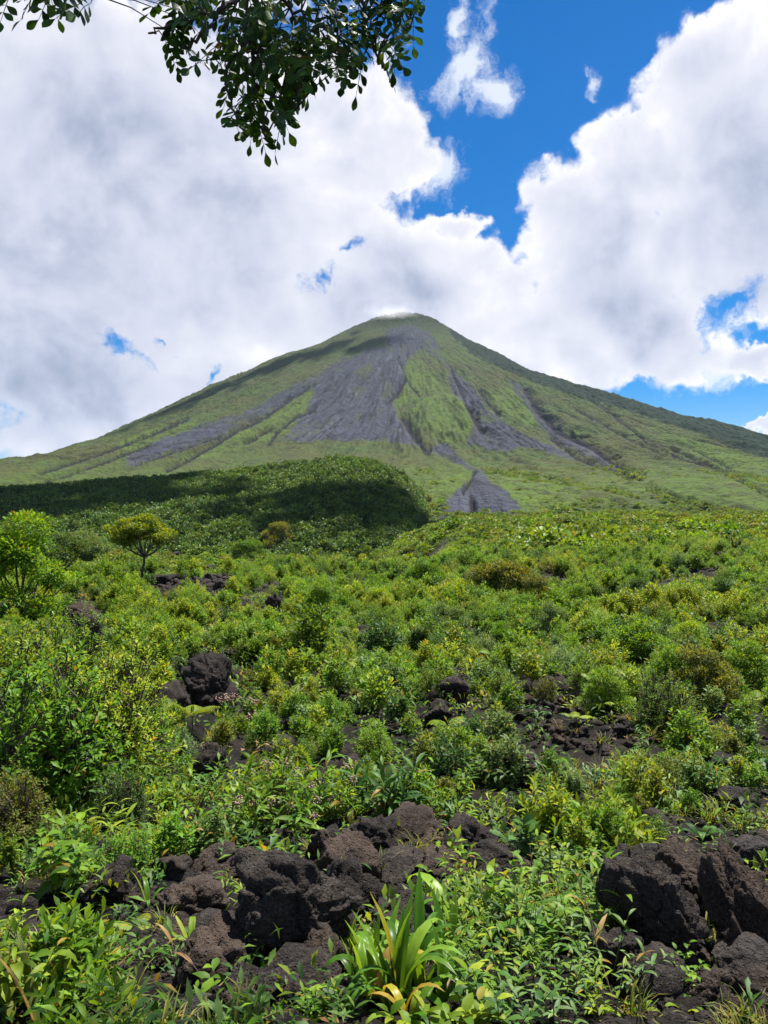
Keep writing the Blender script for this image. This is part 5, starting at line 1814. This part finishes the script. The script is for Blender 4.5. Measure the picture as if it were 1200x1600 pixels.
def build_cover():
    """seedlings, sprigs, litter and grass between the named plants"""
    r = np.random.default_rng(90)
    protos = []; mats = []
    for i in range(4):                                           # sprigs
        g = Geo(); m = 26
        P = r.normal(0, 0.16, (m, 3)); P[:, 2] = np.abs(P[:, 2]) * 1.7
        D = np.stack([r.normal(0, 1, m), r.normal(0, 1, m), r.uniform(0.1, 1.2, m)], -1)
        scatter(g, leaf_lite(0.36 if i % 2 else 0.26), P, frames(D, np.tile(UP, (m, 1))), r.uniform(0.14, 0.32, m), r.random(m))
        protos.append(g.arrays()); mats.append(M[('bright', 'yellow', 'sage', 'deep')[i]])
    for i in range(3):                                           # grass tufts
        g = Geo(); m = 34
        az = r.uniform(0, 6.28, m); el = r.uniform(0.5, 1.4, m)
        D = np.stack([np.cos(az) * np.cos(el), np.sin(az) * np.cos(el), np.sin(el)], -1)
        V, F = leaf_geo(**LEAFS['grass'])
        scatter(g, (V, F), r.normal(0, 0.10, (m, 3)) * [1, 1, 0], frames(D, np.tile(UP, (m, 1))), r.uniform(0.4, 1.0, m), r.random(m))
        protos.append(g.arrays()); mats.append(M['grass'])
    for i in range(2):                                           # fallen leaves and straw
        g = Geo(); m = 16
        D = np.stack([r.normal(0, 1, m), r.normal(0, 1, m), r.normal(0, 0.15, m)], -1)
        scatter(g, leaf_lite(0.3 if i else 0.07), r.normal(0, 0.35, (m, 3)) * [1, 1, 0.06] + [0, 0, 0.05], frames(D, np.tile(UP, (m, 1)) + r.normal(0, 0.3, (m, 3))), r.uniform(0.2, 0.6, m) * (0.6 if i else 1.2), r.random(m))
        protos.append(g.arrays()); mats.append(M['dead_leaf'])
    n = 18500
    d = np.where(r.random(n) < 0.25, r.uniform(2.6, 9, n), np.sqrt(r.uniform(6 ** 2, 42 ** 2, n)))
    u = np.where(d < 9, r.uniform(-0.95, 0.95, n), r.uniform(-0.66, 0.66, n))
    x = u * d; y = d
    z = ground_h(x, y)
    px = 600 + F_PX * u; py = 800 - F_PX * z / y
    vm = vis_margin(px, py)
    patch = fbm2(x / 1.4, y / 1.4, 3, 331)
    keep = np.where(vm > 0, r.random(n) < np.where(py < 1260, 0.30, 0.11), (patch > np.where(d < 12, 0.02, 0.08)) & (r.random(n) < 0.9))
    x, y, z, d, px, py = (q[keep] for q in (x, y, z, d, px, py))
    n = len(x)
    idx = r.choice(9, n, p=[0.22, 0.15, 0.12, 0.2, 0.07, 0.06, 0.06, 0.06, 0.06])
    dry = (px > 900) & (py > 1520)
    idx = np.where(dry & (r.random(n) < 0.8), r.choice([4, 5, 6, 7], n), idx)
    s = np.where(idx < 4, r.uniform(0.28, 0.62, n) * (0.45 + 0.05 * np.minimum(d, 16)), r.uniform(0.14, 0.34, n) * (0.8 + 0.03 * d))
    gn_scatter('ground_cover', protos, mats, np.stack([x, y, z - 0.01], -1), euler_up(n, r, 0.12), s, idx, 'seedlings, grass and dry litter between the rocks')


def build_gravel():
    """clinker and grit lying on the lava soil"""
    r = np.random.default_rng(91)
    protos = []
    for i in range(6):
        V, F = ico(2)
        P = V * (1 + 0.35 * fbm3(V * 1.8, 3, 600 + i, 0.7))[:, None] * [1, 1, 0.7]
        protos.append((P, [F], r.random(len(F))))
    n = 44000
    d = np.where(r.random(n) < 0.4, r.uniform(2.6, 9, n), np.sqrt(r.uniform(7 ** 2, 60 ** 2, n)))
    u = r.uniform(-0.6, 0.6, n)
    x = u * d; y = d
    z = ground_h(x, y)
    px = 600 + F_PX * u; py = 800 - F_PX * z / y
    keep = (vis_margin(px, py) > -8) | (r.random(n) < np.where(d > 9, 0.8, 0.35))
    x, y, z, d = x[keep], y[keep], z[keep], d[keep]
    n = len(x)
    s = 0.010 * (0.6 + 0.10 * d) * np.exp(r.normal(0.3, 0.75, n))
    gn_scatter('lava_gravel', protos, [M['rock_black']], np.stack([x, y, z], -1), euler_up(n, r, 0.5), np.clip(s, 0.006, 0.30), r.integers(0, 6, n), 'loose brown black clinker between the boulders')


build_shrubbery()
build_scrub()
build_cover()
build_gravel()

# ------------------------------------------------------------------ the branch overhead
TREE_ENV = [(213, 48), (240, -30), (672, -30), (662, 50), (642, 92), (602, 132), (548, 162), (522, 126), (486, 140), (470, 200), (416, 246), (374, 222), (346, 182), (333, 145), (330, 105), (276, 116), (249, 96), (252, 62)]
TREE_TL = [(-30, 22), (-30, -40), (175, -40), (150, 22), (60, 26), (25, 32)]


def build_overhead():
    r = np.random.default_rng(66)
    gz = ground_n(-2.9, -0.9)
    t = thing('overhanging_tree', 'dark leafy branch of a tree hanging into the top of the view', 'tree', (-2.9, -0.9, gz))
    base = np.array([-2.9, -0.9, gz])

    def W(px, py, d):
        return np.array([(px - 600) / F_PX * d, d, (800 - py) / F_PX * d])
    V, F = tube(np.array([[-2.9, -0.9, gz - 0.3], [-2.85, -0.8, gz + 1.5], [-2.7, -0.6, 1.6], [-2.4, -0.1, 3.2], [-1.9, 0.7, 4.4], [-1.4, 1.5, 5.2]]) - base, [0.17, 0.14, 0.12, 0.10, 0.08, 0.06], 10)
    link('trunk', mesh_np('trunk', V, [F], [M['bark']]), t)
    sk = [
        [np.array([-1.9, 0.7, 4.4]), np.array([-1.2, 2.0, 4.3]), W(385, -260, 3.2), W(390, -60, 3.25), W(391, 60, 3.25), W(396, 130, 3.2), W(408, 180, 3.2), W(415, 215, 3.2)],
        [W(391, -10, 3.25), W(350, 10, 3.1), W(300, 30, 3.05), W(255, 45, 3.0), W(232, 52, 3.0)],
        [W(350, 10, 3.1), W(310, 60, 3.05), W(285, 85, 3.0)],
        [W(391, -40, 3.25), W(450, 10, 3.4), W(500, 35, 3.45), W(540, 70, 3.4), W(550, 115, 3.4)],
        [W(388, -200, 3.2), W(470, -70, 3.4), W(560, -20, 3.5), W(610, 20, 3.5), W(640, 45, 3.5)],
        [W(560, -20, 3.5), W(570, 40, 3.45), W(590, 90, 3.4)],
        [W(391, 60, 3.25), W(360, 90, 3.15), W(350, 140, 3.1), W(372, 190, 3.1)],
        [W(396, 130, 3.2), W(430, 150, 3.25), W(455, 180, 3.25)],
        [np.array([-1.4, 1.5, 5.2]), np.array([-1.6, 2.6, 4.0]), W(60, -120, 3.3), W(40, -20, 3.3)],
        [W(60, -120, 3.3), W(110, -40, 3.3), W(150, -8, 3.3)],
        [W(60, -120, 3.3), W(20, -40, 3.3), W(-15, 5, 3.3)],
        [np.array([-1.4, 1.5, 5.2]), np.array([-0.6, 2.8, 5.3]), np.array([0.2, 3.9, 5.0])],
    ]
    B = Geo(); pts = []
    for i, c in enumerate(sk):
        c = np.array(c)
        # resample with a little wander
        tt = np.linspace(0, len(c) - 1, 4 * len(c))
        P = np.stack([np.interp(tt, np.arange(len(c)), c[:, k]) for k in range(3)], -1)
        P[1:-1] += r.normal(0, 0.008, P[1:-1].shape)
        r0 = 0.03 if i == 9 else 0.010
        V, F = tube(P - base, np.linspace(r0, 0.004, len(P)), 6)
        B.add(V, F); pts.append(P)
    pts = np.concatenate(pts)
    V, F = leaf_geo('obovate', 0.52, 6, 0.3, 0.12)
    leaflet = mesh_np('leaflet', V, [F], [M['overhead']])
    starts = []
    n = 0
    while len(starts) < 190 and n < 20000:
        n += 1
        tl = r.random() < 0.20
        env = TREE_TL if tl else TREE_ENV
        E = np.array(env, float)
        px = r.uniform(E[:, 0].min(), E[:, 0].max()); py = r.uniform(E[:, 1].min(), E[:, 1].max())
        if in_poly(np.array([px]), np.array([py]), env)[0] < 2:
            continue
        d = r.uniform(2.95, 3.65)
        tgt = W(px, py, d)
        j = np.argmin(np.linalg.norm((pts - tgt) * [1, 0.5, 1], axis=1))
        a = pts[j]
        if np.linalg.norm(a - tgt) > 0.34:
            continue
        Lr = r.uniform(0.13, 0.22)
        out = (tgt - a); out = out / (np.linalg.norm(out) + 1e-6)
        D = unit(out * 0.9 + np.array([r.normal(0, 0.35), r.normal(0, 0.35), -0.75]))
        tip = tgt + D * Lr
        tx, ty = proj(tip)
        if in_poly(np.array([tx]), np.array([ty]), env)[0] < 1:
            continue
        starts.append((tgt, D, Lr, a))
    for tgt, D, Lr, a in starts:
        mid = (a + tgt) / 2 + np.array([0, 0, 0.02])
        V, F = tube(np.array([a, mid, tgt]) - base, [0.004, 0.003, 0.002], 4)
        B.add(V, F)
        tip = tgt + D * Lr + np.array([0, 0, -0.02])
        V, F = tube(np.array([tgt, tgt + D * Lr * 0.5, tip]) - base, [0.002, 0.0016, 0.001], 4)
        lf = link('leaf', mesh_np('leaf stalk', V, [F], [M['green_stem']]), t)
        side = unit(np.cross(D, [r.normal(0, 0.5), r.normal(0, 0.5), 1.0])); nrm = np.cross(side, D)
        k = int(r.integers(3, 6))
        sz = r.uniform(0.048, 0.068)
        for q in range(k):
            f = (q + 0.6) / (k + 0.3)
            p = tgt + D * Lr * f - base
            for sg in (1, -1):
                dd = unit(side * sg + D * 0.55 + nrm * r.normal(0, 0.25) + np.array([0, 0, -0.2]))
                o = link('leaflet', leaflet, lf)
                o.matrix_basis = mat4(p, frames(dd[None], (nrm + r.normal(0, 0.2, 3))[None])[0], sz * r.uniform(0.8, 1.1))
        o = link('leaflet', leaflet, lf)
        o.matrix_basis = mat4(tip - base, frames(unit(D + r.normal(0, 0.2, 3))[None], nrm[None])[0], sz * 1.1)
    link('branch', B.mesh('branch', M['bark']), t)
    # the crown above the frame, which shades the hanging leaves
    n = 9000
    c = r.random(n)
    ctr = np.where((c < 0.68)[:, None], [0.15, 3.9, 4.5], [-1.7, 3.2, 4.1])
    rad = np.where((c < 0.68)[:, None], [2.1, 1.6, 1.25], [1.3, 1.3, 1.1])
    v = r.normal(0, 1, (n, 3)); v /= np.linalg.norm(v, axis=1, keepdims=True)
    P = ctr + v * rad * r.random((n, 1)) ** 0.5
    ok = P[:, 2] > 0.70 * P[:, 1] + 0.18
    P = P[ok]; v = v[ok]
    g = Geo()
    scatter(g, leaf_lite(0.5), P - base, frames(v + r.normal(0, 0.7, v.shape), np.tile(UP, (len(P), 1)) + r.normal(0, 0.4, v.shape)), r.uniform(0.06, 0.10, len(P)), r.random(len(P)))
    link('crown', g.mesh('crown', M['overhead']), t, 'stuff')


build_overhead()


# ------------------------------------------------------------------ clouds overhead whose shade lies on the hill and the upper cone, and the haze
def cloud_mat():
    m, nt, out = new_mat('cloud')
    bs = nd(nt, 'ShaderNodeBsdfPrincipled')
    bs.inputs['Base Color'].default_value = (0.85, 0.86, 0.88, 1)
    bs.inputs['Roughness'].default_value = 1.0
    bs.inputs['Specular IOR Level'].default_value = 0.0
    nt.links.new(bs.outputs[0], out.inputs['Surface'])
    return m


M['cloud'] = cloud_mat()


def shade_cloud(target, alt, rx, ry, seed, rot=0.0, n=420, puff=0.16):
    """a cumulus built of many puffs, dense in the middle and ragged at the rim"""
    r = np.random.default_rng(seed)
    s = np.array(S_DIR[:])
    tgt = np.array(target, float)
    c = tgt + s * (alt - tgt[2]) / s[2]
    V, F = ico(2)
    g = Geo()
    cs, sn = math.cos(rot), math.sin(rot)
    m = min(rx, ry)
    for i in range(n):
        a = r.uniform(0, 6.28); q = r.random() ** 0.62 * (1 + 0.5 * n2(np.array(math.cos(a) * 1.4 + seed), np.array(math.sin(a) * 1.4), seed))
        p = np.array([math.cos(a) * q * rx, math.sin(a) * q * ry, r.uniform(-0.12, 0.25) * m * (1 - 0.5 * q)])
        p = np.array([p[0] * cs - p[1] * sn, p[0] * sn + p[1] * cs, p[2]])
        sz = m * puff * r.uniform(0.35, 1.3) * (1.25 - 0.75 * min(q, 1.3))
        g.add(V * sz * [1.25, 1.25, 0.8] * (1 + 0.2 * n3(V * 2 + i, seed))[:, None] + p, F)
    o = link('cloud', g.mesh('cloud', M['cloud']), kind='structure', label='white cumulus cloud high over the slopes')
    o.location = c
    return o


shade_cloud((-400, 520, 10), 1500, 290, 190, 1)
shade_cloud((-15, 420, 0), 1500, 75, 75, 2, 0, 130, 0.17)
shade_cloud((-560, 2900, 480), 4600, 520, 130, 3, 0.54, 130, 0.20)
shade_cloud((1000, 3200, 470), 4600, 640, 150, 5, -0.36, 420, 0.3)
shade_cloud((-110, 3000, 520), 4600, 190, 80, 6, 0.1, 120)


def build_summit_cloud():
    """the scrap of cloud that trails over the summit"""
    m, nt, out = new_mat('summit mist')
    L = nt.links
    tc = nd(nt, 'ShaderNodeTexCoord')
    geo = nd(nt, 'ShaderNodeNewGeometry')
    nz = noise(nt, geo.outputs['Position'], 0.014, 6, 0.65)
    ln = vmth(nt, 'LENGTH', tc.outputs['Object']).outputs['Value']
    f = mth(nt, 'SUBTRACT', mth(nt, 'SUBTRACT', 1.0, ln), mth(nt, 'MULTIPLY', nz.outputs[0], 1.0))
    dn = mth(nt, 'MULTIPLY', sstep(nt, f, -0.05, 0.6), 0.010)
    v = nd(nt, 'ShaderNodeVolumePrincipled')
    v.inputs['Color'].default_value = (0.99, 0.99, 1.0, 1)
    v.inputs['Anisotropy'].default_value = 0.35
    L.new(dn, v.inputs['Density'])
    L.new(v.outputs[0], out.inputs['Volume'])
    V, F = ico(4)
    o = link('summit_cloud', mesh_np('cloudlet', V, [F], [m]), kind='stuff', label='scrap of white cloud trailing over the summit')
    o.location = (30, 3345, 878)
    o.scale = (330, 150, 85)


build_summit_cloud()


def build_haze():
    m, nt, out = new_mat('air')
    v = nd(nt, 'ShaderNodeVolumePrincipled')
    v.inputs['Color'].default_value = (0.62, 0.77, 1.0, 1)
    v.inputs['Density'].default_value = 0.000019
    v.inputs['Anisotropy'].default_value = 0.2
    nt.links.new(v.outputs[0], out.inputs['Volume'])
    x, y0, y1, z0, z1 = 12500, -12500, 12500, -45, 975
    V = np.array([[-x, y0, z0], [x, y0, z0], [x, y1, z0], [-x, y1, z0], [-x, y0, z1], [x, y0, z1], [x, y1, z1], [-x, y1, z1]], float)
    F = np.array([[0, 3, 2, 1], [4, 5, 6, 7], [0, 1, 5, 4], [1, 2, 6, 5], [2, 3, 7, 6], [3, 0, 4, 7]])
    link('haze', mesh_np('haze', V, [F], [m], False), kind='stuff', label='thin blue haze in the air')


build_haze()
